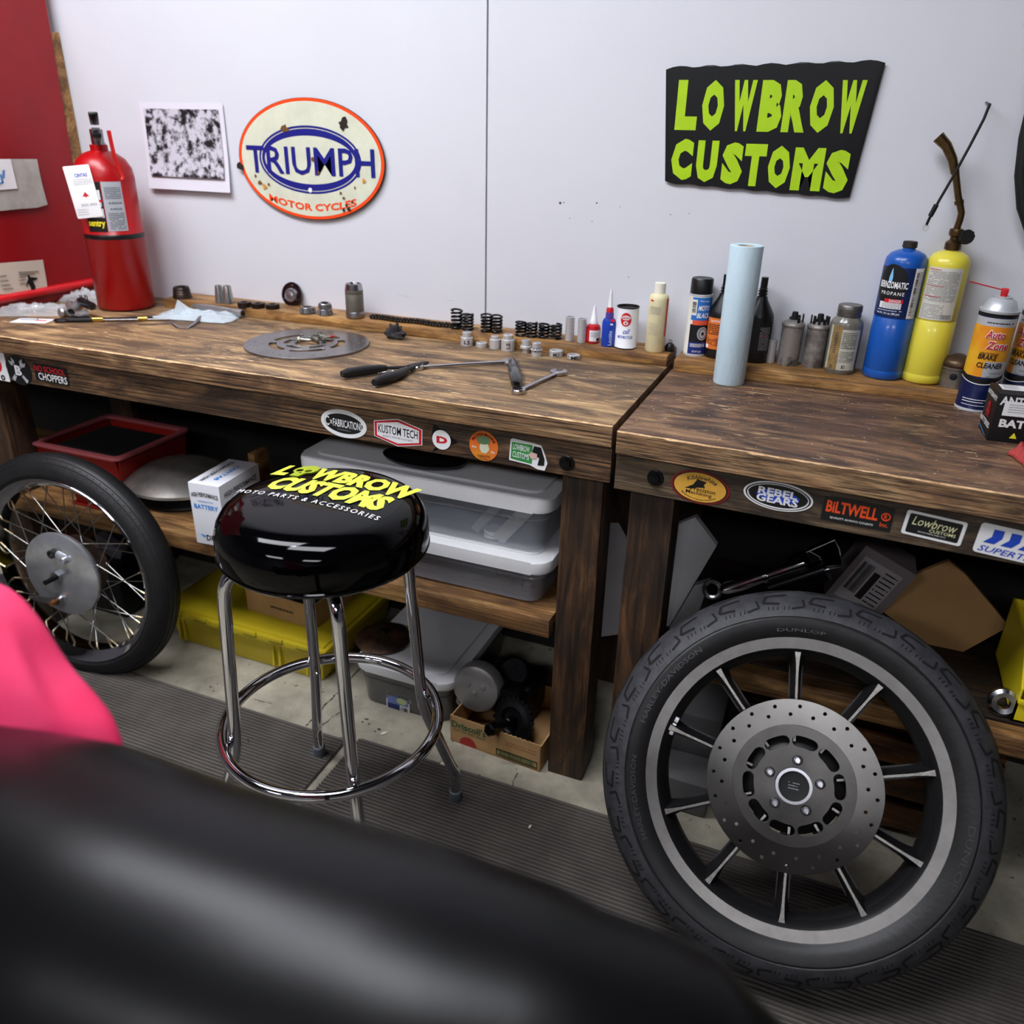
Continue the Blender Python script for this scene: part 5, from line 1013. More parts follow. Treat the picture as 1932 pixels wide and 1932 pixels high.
# hanging cable and hose
b = B(); pts = [aty(u, v, .49) for u, v in ((1748, 424), (1754, 411), (1772, 378), (1800, 330), (1830, 275), (1856, 225), (1868, 195))]; b.tube(pts, [.0026]*7, 10)
b.tube([aty(1755, 408, .489), aty(1767, 386, .489)], .0048, 10)
C_ = thing('battery_cable', 'black cable with a silver ring terminal hanging down the wall', 'cable', pts[0]); o = b.build('cable', BLKPL); o.parent = C_; o.location = -V(pts[0])
part(C_, 'ring_terminal', SILV, lambda b: (b.raw(plate([circ(.0062, 0, -.006, 18), circ(.0032, 0, -.006, 12)], .0015), RX(90)), b.box((0, 0, .001), (.005, .002, .006))))
part(C_, 'hook', DSTEEL, lambda b: b.tube([pts[-1]-pts[0]+V((0, -.006, -.004)), pts[-1]-pts[0]+V((0, .02, 0)), V((pts[-1].x-pts[0].x, WY-pts[0].y, pts[-1].z-pts[0].z+.004))], .002, 8))
b = B(); pts = [aty(u, v, .52) for u, v in ((1960, 150), (1934, 260), (1926, 330), (1930, 390), (1950, 450), (1990, 480), (2040, 440), (2060, 330), (2040, 200), (2000, 130))]; b.tube(pts, .011, 14, closed=True)
tag(b.build('hose', BLKM), 'thick black hose loop hanging on the wall at the right edge', 'hose')

# --------------------------------------------------- clutter, left of bench
BAG = M('clear_plastic_bag', 'dfe3e6', .1, alpha=.2, bump=.4, bs=40); BAGB = M('bluish_plastic_bag', 'd3dfe6', .12, alpha=.5, bump=.4, bs=40)
crumple(62, 590, .20, .12, .022, 34, 1, 'plastic_bag', 'clear plastic bag of small silver parts at the left end of the bench', 'plastic bag', BAG, ZL, rz=.5, th=.0006)
crumple(165, 570, .15, .07, .032, 30, 4, 'plastic_bag', 'clear plastic bag lying behind the grey metal fitting by the extinguisher', 'plastic bag', BAG, ZL, rz=.1, th=.0006)
crumple(378, 598, .24, .12, .015, 40, 6, 'plastic_bag', 'crumpled white and bluish plastic bag in front of the ledge, right of the extinguisher', 'plastic bag', BAGB, ZL, rz=.12, th=.0006, sc_=2.4)
b = B(); P = atz(335, 600, ZL); b.raw(([(-.02, 0, .002), (.03, .02, .002), (.0, .01, .048), (.025, .03, .020), (.05, .01, .006), (.0, -.02, .003)], [(0, 5, 2), (5, 4, 3), (5, 3, 2), (2, 3, 1), (0, 2, 1)]))
o = b.build('plastic_sheet', BAGB, sharp=10); o.location = P; tag(o, 'stiff clear plastic peak standing up beside the extinguisher foot', 'plastic sheet')
for (u, v, lab, sd) in ((72, 588, 'small silver fitting inside the clear bag, nearest the red lip', 1), (45, 592, 'small silver fitting inside the clear bag, nearest the white card', 2)):
    P = atz(u, v, ZL); b = B(); b.tube([(-.012, 0, .010), (0, 0, .011), (.014, .004, .009)], [.008, .010, .007], 12); o = b.build('pipe_fitting', ALU); o.location = P; o.rotation_euler = (0, 0, sd*.8); tag(o, lab, 'fitting', 'fittings in the bag')
P = atz(145, 600, ZL); t = thing('metal_fitting', 'grey cast metal fitting with tubular ends and black clamp beside the clear bag', 'fitting', P)
GM = M('cast_grey', 'a3a5a6', .35, .8, var=.12, vs=30)
part(t, 'barrel', GM, lambda b: b.lathe([(.009, -.032), (.0135, -.032), (.0135, .034), (.009, .034), (.009, -.030)], 28, X(-.006, .010, .026) @ MX.Rotation(RD(25), 4, 'Z') @ RX(100)))
part(t, 'socket', GM, lambda b: (b.lathe([(0, 0), (.011, 0), (.012, .018), (.008, .022), (0, .022)], 20, X(-.034, .0, .012) @ RX(80)), b.lathe([(0, 0), (.010, 0), (.011, .02), (0, .022)], 20, X(-.030, .026, .026) @ RX(70)), b.lathe([(0, 0), (.010, 0), (.010, .03), (0, .03)], 20, X(.026, .012, .013) @ RX(90))))
part(t, 'clamp', BLKPL, lambda b: (b.box((.020, .022, .036), (.050, .018, .018), MX.Rotation(.3, 3, 'Y'), bev=.004), b.tube([(.004, .02, .046), (.003, .02, .058), (.010, .02, .058), (.010, .02, .046)], .0014, 6), b.tube([(.022, .02, .046), (.022, .02, .060), (.029, .02, .058), (.030, .02, .044)], .0014, 6), b.box((.02, -.01, .006), (.055, .022, .010), bev=.003)))
P = atz(62, 606, ZL); t = thing('parts_card', 'small white card with red print and a silver pin lying near the bench edge', 'card', P, .35)
part(t, 'card', WHITE, lambda b: b.box((0, 0, .001), (.095, .052, .001))); part(t, 'print', RED, lambda b: b.box((.02, .004, .0018), (.028, .008, .0006))); part(t, 'pin', SILV, lambda b: b.tube([(-.035, .006, .004), (.012, .004, .004)], .0028, 10))
P = atz(105, 609, ZL); t = thing('folding_knife', 'long thin tool with black looped handle and brass ferrules on the left bench', 'hand tool', P); E1 = atz(318, 605, ZL)-P; u_ = E1.normalized()
t.rotation_euler = (0, 0, atan2(u_.y, u_.x)); Lh = E1.length
part(t, 'handle', BLKPL, lambda b: b.tube([(.0+.016*(1-cos(2*pi*i/20))*1.0, .008*sin(2*pi*i/20), .006) for i in range(20)], .0042, 8, closed=True))
part(t, 'grip', BLKPL, lambda b: b.tube([(.030, 0, .006), (.095, 0, .006)], .0055, 10))
BRB = M('bright_brass', 'c8a04a', .22, 1)
part(t, 'ferrule', BRB, lambda b: b.tube([(.092, 0, .0065), (.118, 0, .0065)], .0068, 14)); part(t, 'ferrule', BRB, lambda b: b.tube([(.205, 0, .0065), (.228, 0, .0065)], .0062, 14))
part(t, 'blade', STEEL, lambda b: b.tube([(.118, 0, .006), (Lh, 0, .005)], [.0045, .003], 10, flat=.6)); part(t, 'spine', BLKPL, lambda b: b.box(((.11+.24)/2, .007, .006), (.13, .004, .008), bev=.001))
A, Z = atz(388, 586, ZL+.0), atz(455, 600, ZL); A.z = Z.z = ZL+.013; t = thing('metal_tube', 'silver threaded metal tube lying on the plastic bag by the ledge', 'tube', A)
part(t, 'tube', [GM, DSTEEL], lambda b: (b.tube([V((-.07, -.0, 0)), Z-A-V((.012, 0, 0))], .0095, 20), b.tube([Z-A-V((.012, 0, 0)), Z-A+V((.008, 0, 0))], .0115, 20), b.tube([Z-A+V((.007, 0, 0)), Z-A+V((.0085, 0, 0))], .008, 16, mi=1)))
P = atz(352, 621, ZL); b = B(); pts = [atz(262, 614, ZL)-P+V((0, 0, .001)), atz(325, 611, ZL)-P+V((0, 0, .002)), V((-.03, .0, .0015)), V((0, 0, .001)), atz(368, 613, ZL)-P+V((0, 0, .006)), atz(379, 605, ZL)-P+V((0, 0, .012))]
b.tube(pts, .0045, 8, flat=.25); o = b.build('bent_metal_strip', CHROMED); o.location = P; tag(o, 'thin bent shiny metal strip lying in front of the plastic bag', 'metal strip')

# ------------------------------------------------------ under the left bench
ZS = .4285; ZSR = .4355
def tray(x0, x1, y0, y1, z, h, lab, rz=0):
    t = thing('red_tray', lab, 'tray', ((x0+x1)/2, (y0+y1)/2, z), rz, 'red trays'); w_, d_ = x1-x0, y1-y0
    part(t, 'body', M('tray_red', '8e1a12', .4, var=.1, vs=6), lambda b: (b.box((0, 0, .004), (w_*.9, d_*.9, .006)), [b.box(c, d, r) for c, d, r in (((0, -d_/2+.012, h/2+.001), (w_-.03, .004, h), MX.Rotation(RD(8), 3, 'X')), ((0, d_/2-.012, h/2+.001), (w_-.03, .004, h), MX.Rotation(RD(-8), 3, 'X')), ((-w_/2+.012, 0, h/2+.001), (.004, d_-.03, h), MX.Rotation(RD(-8), 3, 'Y')), ((w_/2-.012, 0, h/2+.001), (.004, d_-.03, h), MX.Rotation(RD(8), 3, 'Y')))]))
    part(t, 'rim', M('tray_rim', 'a8565a', .45), lambda b: b.raw(plate([rrect(w_, d_, .02), rrect(w_-.03, d_-.03, .015)], .009, .002), X(0, 0, h)))
p = aty(215, 848, .12); tray(p.x-.32, p.x, .12, .40, ZS+.062, .066, 'top red tray with pink rim on the shelf behind the spoked wheel')
tray(p.x-.33, p.x-.02, .12, .40, ZS, .058, 'lower red tray with pink rim under the top tray on the shelf'); 
b = B(); b.box((0, 0, .026), (.24, .20, .046), bev=.015, seg=3); o = b.build('tray_shade_fill', M('tray_shade_black', '0b0b0d', .9, var=.3, vs=20)); o.location = (p.x-.16, .26, ZS+.070); tag(o, 'added black block standing in for the shade inside the top red tray', 'cloth')  # added black filler, painting the tray's shaded inside dark
p = aty(183, 945, .065); tray(p.x-.10, p.x+.012, .062, .115, ZS, .040, 'small red tray on the shelf front seen through the wheel spokes')
p = aty(343, 900, .24); t = thing('ribbed_canister', 'black ribbed round canister on the shelf under a domed metal cover', 'canister', (p.x+.01, .24, ZS))
hc = p.z-ZS-.012
part(t, 'body', M('canister_black', '0d0d0f', .45), lambda b: b.lathe([(0, 0), (.115, 0)]+[q for i in range(6) for q in ((.118, .008+i*hc/7), (.112, .014+i*hc/7))]+[(.118, hc), (0, hc)], 48))
t = thing('domed_cover', 'dull metal domed cover lying on the black ribbed canister', 'cover', (p.x, .24, ZS+hc))
part(t, 'dome', M('dull_dome', 'a5a19b', .36, .7, var=.3, vs=9), lambda b: b.lathe([(.150, .001), (.158, .004), (.158, .012), (.150, .017), (.13, .030), (.095, .046), (.05, .056), (.0, .060)], 72, MX.Diagonal((1, .9, 1, 1))), sharp=50)
part(t, 'rivet', STEEL, lambda b: b.lathe([(0, .004), (.004, 0), (0, 0)], 12, X(-.05, -.138, .012) @ RX(60)))
# battery carton
F, K = atz(419, 1040, ZS), atz(373, 1026, ZS); F.y = max(F.y, .03); dx = (F-K); dx.z = 0; dx = (dx.normalized()+V((1, 0, 0))).normalized(); wx = .088; hh = zat(F, 919)-ZS; wy = .165
dy = V((-dx.y, dx.x, 0)); m = MX((dx, dy, V((0, 0, 1)))).transposed().to_4x4()
BX = thing('battery_box', 'white cardboard HIGH PERFORMANCE BATTERY box on the shelf behind the stool seat', 'box', F); BX.matrix_world = X(F.x, F.y, ZS) @ m @ X(-wx, 0, 0)
part(BX, 'carton', M('carton_white', 'd9dae0', .6), lambda b: b.box((wx/2, wy/2, hh/2), (wx, wy, hh), bev=.001))
fm = lambda x, z: V((x, -.0008, z)); tmx = lambda x, y: V((x, y, hh+.0008)); rm = lambda x, z: V((wx+.0008, x, z))
part(BX, 'black_lettering', INK, lambda b: (T(b, 'HIGH PERFORMANCE', wx*.5, hh*.83, wx*.86, .012, lambda x, z: fm(x, z-2.2*(x-wx*.5)**2), bold=.02), T(b, 'HIGH PERFORMANCE', .032, wy*.5, wy*.8, .012, lambda x, y: tmx(.015+(y-wy*.5)+.01, x-.032+wy*.5), bold=.02), T(b, 'HIGH PERFORMANCE', wy*.5, hh*.82, wy*.8, .014, lambda x, z: rm(x, z), bold=.02), T(b, 'DRAG', wx*.66, hh*.12, wx*.6, .016, fm, bold=.03)))
part(BX, 'blue_lettering', M('azure_print', '2a86d6', .5), lambda b: (T(b, 'BATTERY', wx*.5, hh*.63, wx*.78, .012, fm, bold=.03), T(b, 'maintenance free', wx*.5, hh*.725, wx*.5, .006, fm, bold=0)))
part(BX, 'blue_top_lettering', M('azure_print'), lambda b: (T(b, 'BATTERY', 0, 0, wy*.6, .012, lambda x, y: tmx(.055+y, wy*.5+x), bold=.03), b.face([fm(wx*.16, hh*.17), fm(wx*.34, hh*.15), fm(wx*.30, hh*.11)])))
p = aty(486, 850, .33); b = B(); b.box((p.x, .33, (ZS+p.z)/2), (.022, .06, p.z-ZS), bev=.002); tag(b.build('wood_block', WLEDGE), 'short upright wooden block on the shelf behind the white battery box', 'wood block')
# clear totes
CLR = M('clear_tote_plastic', 'aeb2bd', .12, alpha=.42, coat=.4); LIDW = M('tote_lid_white', 'd8d8da', .42, var=.05, vs=5)
def tote(lab, x0, x1, y0, y1, z0, hb, hl, body=None, cover=True, name='storage_tote'):
    t = thing(name, lab, 'storage box', ((x0+x1)/2, (y0+y1)/2, z0)); w_, d_ = x1-x0, y1-y0
    def shell(b):
        rr = .035; prof = [(.90, .001), (.925, .006), (.955, hb*.68), (.966, hb*.70), (.985, hb)]
        rings = [[b.bm.verts.new((x*k, y*k2, z)) for x, y in rrect(w_, d_, rr)] for k, z in prof for k2 in (1-(1-k)*w_/d_,)]
        n = len(rings[0])
        for p_, q in zip(rings, rings[1:]):
            for i in range(n): b.bm.faces.new((p_[i], p_[(i+1) % n], q[(i+1) % n], q[i]))
        b.bm.faces.new(rings[0][::-1])
    part(t, 'body', body or CLR, shell)
    part(t, 'body_ridge', body or CLR, lambda b: b.tube([(x*.958, y*(1-.042*w_/d_), hb*.70) for x, y in rrect(w_, d_, .035)], .0022, 6, closed=True))
    if cover: part(t, 'lid', LIDW, lambda b: (b.prism(rrect(w_+.012, d_+.012, .038), hb-.010, hb+hl-.006, bev=.006), b.prism(rrect(w_-.05, d_-.05, .03), hb+hl-.008, hb+hl, bev=.003)))
    return t
zA = ZS+.118
tote('lower clear storage tote with white lid on the shelf right of the stool', -.755, -.142, .068, .46, ZS, .100, .026)
tote('upper clear storage tote with white lid, stacked under the bench apron', -.755, -.142, .068, .46, ZS+.129, .116, .028)
z1 = ZS+.1295; z2 = ZS+.001
p = aty(900, 960, .15); b = B(); b.box((-.235, .120, z1+.050), (.030, .012, .115), MX.Rotation(RD(38), 3, 'Y') @ MX.Rotation(RD(-8), 3, 'X')); tag(b.build('packaged_part', M('pale_card', 'b9b9b4', .7, var=.05)), 'pale packet with barcode leaning inside the upper tote', 'packet')
b = B(); b.box((-.30, .120, z1+.052), (.020, .010, .10), MX.Rotation(RD(38), 3, 'Y')); tag(b.build('packaged_part', M('grey_card', '8d9097', .6)), 'grey packet leaning inside the upper tote, left of the pale one', 'packet')
rd = random.Random(3)
for k, (x, y, z, r, h, lab) in enumerate(((-.29, .13, z1, .022, .018, 'small white plastic roll on the floor of the upper tote'), (-.36, .2, z2, .03, .03, 'silver round part in the lower tote, left of the clips'), (-.27, .16, z2, .018, .02, 'brass coloured part in the lower tote near its right end'), (-.21, .15, z2, .016, .025, 'small shiny part in the right corner of the lower tote'))):
    b = B(); b.lathe([(0, .001), (r, .001), (r, h*.3), (r*.8, h*.35), (r*.8, h*.6), (r, h*.7), (r, h), (0, h)], 24); o = b.build('stored_part', [WHITE, STEEL, M('dull_brass', '9a8a60', .35, .9), CHROMED][k]); o.location = (x, y, z+.001); tag(o, lab, 'part')
b = B(); b.box((-.45, .29, z1+.021), (.42, .26, .036), bev=.008); tag(b.build('folded_sheet', M('blue_grey_cloth', '66707f', .8, var=.15, vs=14)), 'blue-grey folded sheet filling the bottom of the upper tote', 'sheet')
b = B(); b.box((-.47, .28, z2+.026), (.36, .26, .045), bev=.01); tag(b.build('folded_sheet', M('slate_cloth', '3e4152', .8, var=.15, vs=14)), 'dark slate bundle in the lower tote', 'sheet')
zt = ZS+.129+.144; p = aty(800, 862, .14); b = B(); b.lathe([(0, .002), (.085, .002), (.098, .008), (.101, .014), (.098, .015), (.090, .007), (0, .006)], 56, MX.Diagonal((1, .55, 1, 1))); o = b.build('shallow_pan', M('pan_black', '141416', .25, coat=.3)); o.location = (p.x, .14, zt); tag(o, 'shallow black oval pan on top of the upper tote, under the apron', 'pan')
# yellow tote
YEL = M('tote_yellow', 'b8a41e', .45, var=.08, vs=6)
A, Z = atz(349, 1196, 0), atz(600, 1300, 0); A.y = Z.y = .135; x0, x1 = A.x-.004, Z.x+.012; hy = zat(V((x0, .13, 0)), 1140)
t = thing('yellow_tote', 'low yellow plastic tote with hinged lid on the floor under the shelf', 'storage box', ((x0+x1)/2, .31, 0)); w_, d_ = x1-x0, .37
part(t, 'body', YEL, lambda b: (b.box((0, 0, hy/2-.008), (w_, d_, hy-.016), taper=.07, bev=.008), [b.box((-w_*.5+.035+k, -d_/2+.004, hy*.52), (.006, .012, hy*.72), MX.Rotation(RD(-5), 3, 'X')) for k in (0, .018, w_*.30, w_*.62, w_*.66, w_-.09)]))
part(t, 'lid', YEL, lambda b: (b.box((0, 0, hy-.010), (w_+.036, d_+.036, .020), bev=.004), b.box((0, 0, hy+.001), (w_+.01, d_+.01, .008), bev=.003), [b.box((-w_/2+.05+i*(w_-.1)/5, -d_/2-.019, hy-.001), (.040, .008, .012), bev=.002) for i in range(6)]))
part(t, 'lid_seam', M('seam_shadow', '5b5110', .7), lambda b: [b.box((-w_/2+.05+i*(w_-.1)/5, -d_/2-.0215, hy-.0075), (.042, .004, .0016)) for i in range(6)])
zc = hy+.0055
A, Z = aty(468, 1148, .19), aty(598, 1185, .19); w_ = Z.x-A.x; t = thing('cardboard_box', 'open shallow cardboard box on the yellow tote, full of dark parts', 'box', (A.x+w_/2, .28, zc), RD(-3)); hh = .072
part(t, 'walls', CARD, lambda b: [b.box(c, d) for c, d in (((0, -.09, hh/2), (w_, .003, hh)), ((0, .09, hh/2), (w_, .003, hh)), ((-w_/2, 0, hh/2), (.003, .18, hh)), ((w_/2, 0, hh/2), (.003, .18, hh)), ((0, 0, .002), (w_, .18, .003)))])
part(t, 'flap', CARD, lambda b: b.box((-w_*.3, -.085, hh+.004), (w_*.38, .003, .016), MX.Rotation(RD(-20), 3, 'X')))
part(t, 'stamp_print', M('stamp_ink', '3b2c1e', .7), lambda b: fineprint(b, -.03, .05, hh*.42, hh*.52, 1, flatmap(-.0920), 0, .9, 3))
for k, (x, y, lab) in enumerate(((-.05, 0, 'black lumpy part in the cardboard box, left one'), (.04, .02, 'black lumpy part in the cardboard box, right one'))):
    b = B(); b.box((0, 0, .038), (.10, .12, .070), MX.Rotation(.3*k-.1, 3, 'Z'), bev=.018, seg=3); o = b.build('boxed_part', M('part_black', '0e0f13', .5)); o.location = V((t.location.x+x, t.location.y+y, zc+.004)); tag(o, lab, 'part')
b = B(); b.box((0, 0, .011), (.03, .05, .022), bev=.006); o = b.build('blue_part', M('dusty_blue', '46608a', .6)); o.location = V((t.location.x+.035, t.location.y-.02, zc+.078)); tag(o, 'small dusty blue part on top of the cardboard box contents', 'part')
# clear tote on the floor
GRB = M('smoky_tote', '5d5d62', .2, alpha=.86, coat=.4)
A, Z = atz(684, 1338, 0), atz(843, 1372, 0); t = tote('grey clear storage tote with white lid on the floor, carrying a rusty disc', -.665, -.392, .105, .50, 0, .118, .020, body=GRB)
lb = aty(752, 1322, .118); L0 = V(t.location)
part(t, 'label', [WHITE, M('label_periwinkle', '6b7bb5', .45), M('label_deep_blue', '1f2c66', .45), RED, M('label_lime', 'b7c28a', .45), INK], lambda b: (lambda mp, mp2, mp3: (patch(b, -.034, .034, -.030, .030, mp, 0), patch(b, -.031, .031, -.010, .020, mp2, 1), patch(b, -.031, .005, -.027, -.010, mp2, 2), patch(b, -.026, -.002, .019, .026, mp2, 3), ovalp(b, .012, .004, .015, .010, mp3, 4), barcode(b, .008, .030, -.026, -.014, mp2, 5, 12, 4)))(*[(lambda e: (lambda x, z: V((lb.x-L0.x+x, .112-.006*0-L0.y-e+.004, lb.z+z))))(e) for e in (.002, .0026, .0032)]))
p = aty(742, 1215, .25); t = thing('rusty_disc', 'rusty round metal disc with centre nut lying on the floor tote lid', 'disc', (p.x, .20, .1385)); 
part(t, 'disc', M('rust_disc', '6a4a36', .55, .6, col2='2e2624', vs=16), lambda b: b.lathe([(0, .0), (.05, 0), (.072, .006), (.074, .010), (.068, .016), (.03, .024), (0, .025)], 56)); part(t, 'nut', DSTEEL, lambda b: b.lathe([(0, .036), (.010, .036), (.012, .026), (.012, .022)], 6))
# driscoll carton and engine parts
F1, F2 = atz(846, 1402, 0), atz(1022, 1466, 0); d = F2-F1; L_ = d.length; a = atan2(d.y, d.x)
t = thing('produce_box', "brown Driscoll's cardboard produce box on the floor by the left bench leg", 'box', (F1.x+.0, F1.y+.012, 0), a); hh = zat(F1, 1356); L_ = min(L_, .245)
part(t, 'walls', CARD, lambda b: (b.prism([(0, 0), (L_, 0), (L_, hh*1.02)]+[(L_*(1-i/40), hh*1.02+(.003 if i % 2 else 0)) for i in range(1, 40)]+[(0, hh*1.05)], -.003, 0, RX(90)), b.box((L_/2, .22, hh/2), (L_, .003, hh)), b.box((.0015, .11, hh/2), (.003, .22, hh)), b.box((L_-.0015, .11, hh/2), (.003, .22, hh)), b.box((L_/2, .11, .003), (L_, .22, .004))))
fm = lambda x, z: V((x, -.0007, z))
part(t, 'brand_lettering', M('driscoll_green', '1f5a36', .6), lambda b: (T(b, "Driscoll's", .052, hh*.74, .095, hh*.27, fm, bold=.03), T(b, 'ONLY THE FINEST BERRIES', .054, hh*.52, .09, .006, fm), b.raw(plate([[(L_*.52, hh*.10), (L_*.97, hh*.10), (L_*.97, hh*.36), (L_*.52, hh*.36)], [(L_*.53, hh*.14), (L_*.96, hh*.14), (L_*.96, hh*.32), (L_*.53, hh*.32)]], 0), mapf=fm), barcode(b, L_*.55, L_*.94, hh*.15, hh*.31, fm, 0, 22, 8)))
part(t, 'red_print', M('brick_print', 'a02a26', .6), lambda b: (b.face([fm(.050+.024*cos(pi*i/16), .002+.026*sin(pi*i/16)) for i in range(17)]), b.face([fm(.095, hh*.86), fm(.135, hh*.86), fm(.135, hh*1.05), fm(.095, hh*1.05)]), fineprint(b, L_*.62, L_*.96, hh*.58, hh*.8, 2, fm, 0, .15, 4)))
P = aty(899, 1298, .135); t = thing('engine_part', 'grey round engine cover with bolt lug in the produce box', 'engine part', (P.x, P.y, .006))
DK = M('engine_dark', '232225', .42, .75, var=.35, vs=25); MG = M('engine_grey', '8f8c8b', .42, .5, var=.15, vs=20); zc_ = P.z-.006
part(t, 'cover', MG, lambda b: (b.lathe([(0, .012), (.054, .012), (.060, .008), (.062, 0), (.062, -.03), (0, -.03)], 48, X(0, 0, zc_) @ RX(80)), [b.lathe([(0, .016), (.006, .015), (.0065, .011), (0, .011)], 14, X(0, 0, zc_) @ RX(80) @ X(x, y, 0)) for x, y in ((-.018, .012), (.022, .012), (0, -.008))]))
part(t, 'bolt_lug', MG, lambda b: b.lathe([(.005, .006), (.012, .006), (.012, -.006), (.005, -.006), (.005, .006)], 20, X(-.042, 0, zc_-.052) @ RX(80)))
part(t, 'casing', DK, lambda b: (b.box((.06, .11, .06), (.15, .12, .11), bev=.03, seg=3), b.lathe([(0, .03), (.035, .03), (.045, 0), (.045, -.05), (0, -.05)], 36, X(.07, .09, .115) @ RX(40)), b.box((.085, .03, .118), (.05, .05, .014), bev=.003)))
P = aty(968, 1365, .12); t = thing('engine_part', 'dark sprocket with long shaft and hex nut leaning out of the produce box', 'engine part', (P.x, P.y, .006)); zc_ = P.z-.006+.012
Q = MX.Translation((0, 0, zc_)) @ RX(72) @ RX(-14, 'Y')
b = B(); b.raw(plate([[(r*cos(2*pi*i/96), r*sin(2*pi*i/96)) for i in range(96) for r in ((.060 if (i//2) % 2 else .053),)], circ(.03, n=32)], .006, .0006), Q); b.build('sprocket', DK, t)
part(t, 'drum', DK, lambda b: (b.lathe([(.034, -.02), (.048, -.02), (.048, .004), (.034, .008), (.030, .004), (.030, -.02)], 44, Q), b.cyl(.031, -.02, -.004, 32, Q)))
part(t, 'shaft', M('shaft_dark', '1b1a1a', .3, .8), lambda b: b.lathe([(0, -.01), (.012, -.01), (.012, .03), (.010, .032), (.010, .060), (.0125, .062), (.0125, .075), (.010, .080), (0, .080)], 24, Q)); part(t, 'nut', M('nut_black', '141414', .25, .8), lambda b: b.lathe([(0, .104), (.013, .104), (.0165, .100), (.0165, .078), (0, .078)], 6, Q))
# between and behind the posts
def slab(name, pts, y, th, mat, lab, cat, dy=None):
    W = [aty(u, v, y+(dy[i] if dy else 0)) for i, (u, v) in enumerate(pts)]; c = sum(W, V())/len(W); n = len(W); b = B()
    nr = V((0, th, 0)); a_ = [b.bm.verts.new(p_-c) for p_ in W]; z_ = [b.bm.verts.new(p_-c+nr) for p_ in W]
    b.bm.faces.new(a_); b.bm.faces.new(z_[::-1])
    for i in range(n): b.bm.faces.new((a_[i], a_[(i+1) % n], z_[(i+1) % n], z_[i]))
    o = b.build(name, mat); o.location = c; return tag(o, lab, cat)
WC = M('white_carton', 'c6c3c6', .6, var=.05, vs=6)
slab('white_carton', [(1120, 973), (1182, 976), (1182, 1195), (1112, 1204), (1095, 1040)], .40, .02, WC, 'white carton standing between the two centre bench legs', 'carton', [.06, .06, 0, -.03, 0])
slab('white_carton', [(1242, 1178), (1262, 1182), (1352, 1030), (1312, 976), (1255, 1000)], .36, .02, WC, 'white carton corner leaning right of the right bench leg', 'carton', [-.05, -.05, 0, .03, 0])
slab('white_carton', [(1262, 1186), (1420, 1180), (1345, 1095), (1310, 1105)], .38, .02, WC, 'low white carton flap behind the top of the cast wheel', 'carton')
# things on the right shelf
p = aty(1460, 1095, .19); t = thing('foot_control', 'chrome motorcycle foot control with peg and fin-shaped plate on the right shelf', 'motorcycle part', (p.x, .19, ZSR))
q = lambda u, v, dy=0: aty(u, v, .19+dy)-V((p.x, .19, ZSR))
part(t, 'peg', CHROME, lambda b: (b.tube([q(1362, 1112), q(1372, 1110), q(1400, 1103), q(1442, 1088)], [.010, .014, .014, .012], 16), b.tube([q(1442, 1088), q(1450, 1086)], .016, 16), b.tube([q(1450, 1086), q(1485, 1074), q(1520, 1062)], [.012, .013, .012], 16)))
part(t, 'clevis', CHROMED, lambda b: b.torus(.017, .006, X(*q(1345, 1112)) @ RX(70), 24, 8)); part(t, 'clamp', M('clamp_black', '131315', .2, .6), lambda b: (b.tube([q(1455, 1110), q(1560, 1075)], .022, 16), b.tube([q(1500, 1050, .02), q(1530, 1100, .02)], .02, 14)))
part(t, 'end_plate', M('smoked_chrome', '4c4a4d', .15, 1), lambda b: b.raw((lambda W: ([tuple(w_) for w_ in W]+[tuple(w_+V((0, .02, 0))) for w_ in W], [tuple(range(len(W))), tuple(range(2*len(W)-1, len(W)-1, -1))]+[(i, (i+1) % len(W), (i+1) % len(W)+len(W), i+len(W)) for i in range(len(W))]))([q(*c_) for c_ in ((1522, 1042), (1575, 1019), (1583, 1034), (1588, 1070), (1560, 1072), (1545, 1085), (1525, 1095), (1551, 1075), (1548, 1055))])))
part(t, 'plate_edge', CHROME, lambda b: (b.tube([q(1522, 1042, -.004), q(1575, 1019, -.004), q(1583, 1034, -.004), q(1588, 1070, -.004), q(1560, 1074, -.004), q(1540, 1094, -.004), q(1512, 1100, -.004)], .0022, 8), b.tube([q(1527, 1040, -.004), q(1546, 1050, -.004), q(1553, 1068, -.004), q(1545, 1082, -.004)], .0022, 8), b.tube([q(1502, 1098, -.003), q(1506, 1112, -.003), q(1506, 1128, -.003)], .004, 8)))
b = B(); 
p = aty(1610, 1110, .14); t = thing('chrome_fitting', 'polished chrome stepped end cap behind the top of the cast wheel', 'motorcycle part', (p.x, .14, ZSR)); 
part(t, 'cap', CHROME, lambda b: b.lathe([(0, -.03), (.026, -.03), (.028, 0), (.022, .004), (.024, .012), (.018, .016), (.012, .03), (0, .034)], 36, X(0, 0, .032) @ RX(60) @ RX(30, 'Y')))
p = aty(1650, 1055, .30); t = thing('labelled_carton', 'dim grey carton with a black-bar shipping label at the back of the right shelf', 'carton', (p.x, .33, ZSR), 0)
R_ = MX.Rotation(RD(24), 3, 'Y'); hz_ = p.z-ZSR
part(t, 'carton', M('carton_mauve', '6d6264', .7, var=.05, vs=8), lambda b: b.box((0, 0, .098), (.115, .09, .150), R_)); 
lm_ = lambda e: (lambda x, z: R_ @ V((x, -.045-e, z))+V((0, 0, .098)))
part(t, 'label', [M('carton_label', '8d8688', .6), INK], lambda b: (patch(b, -.045, .04, -.055, .055, lm_(.001)), patch(b, -.010, .004, -.035, .035, lm_(.0018), 1), barcode(b, -.040, -.014, -.03, .045, lm_(.0018), 1, 9, 2), fineprint(b, .008, .036, -.05, .05, 9, lm_(.0018), 1, .3)))
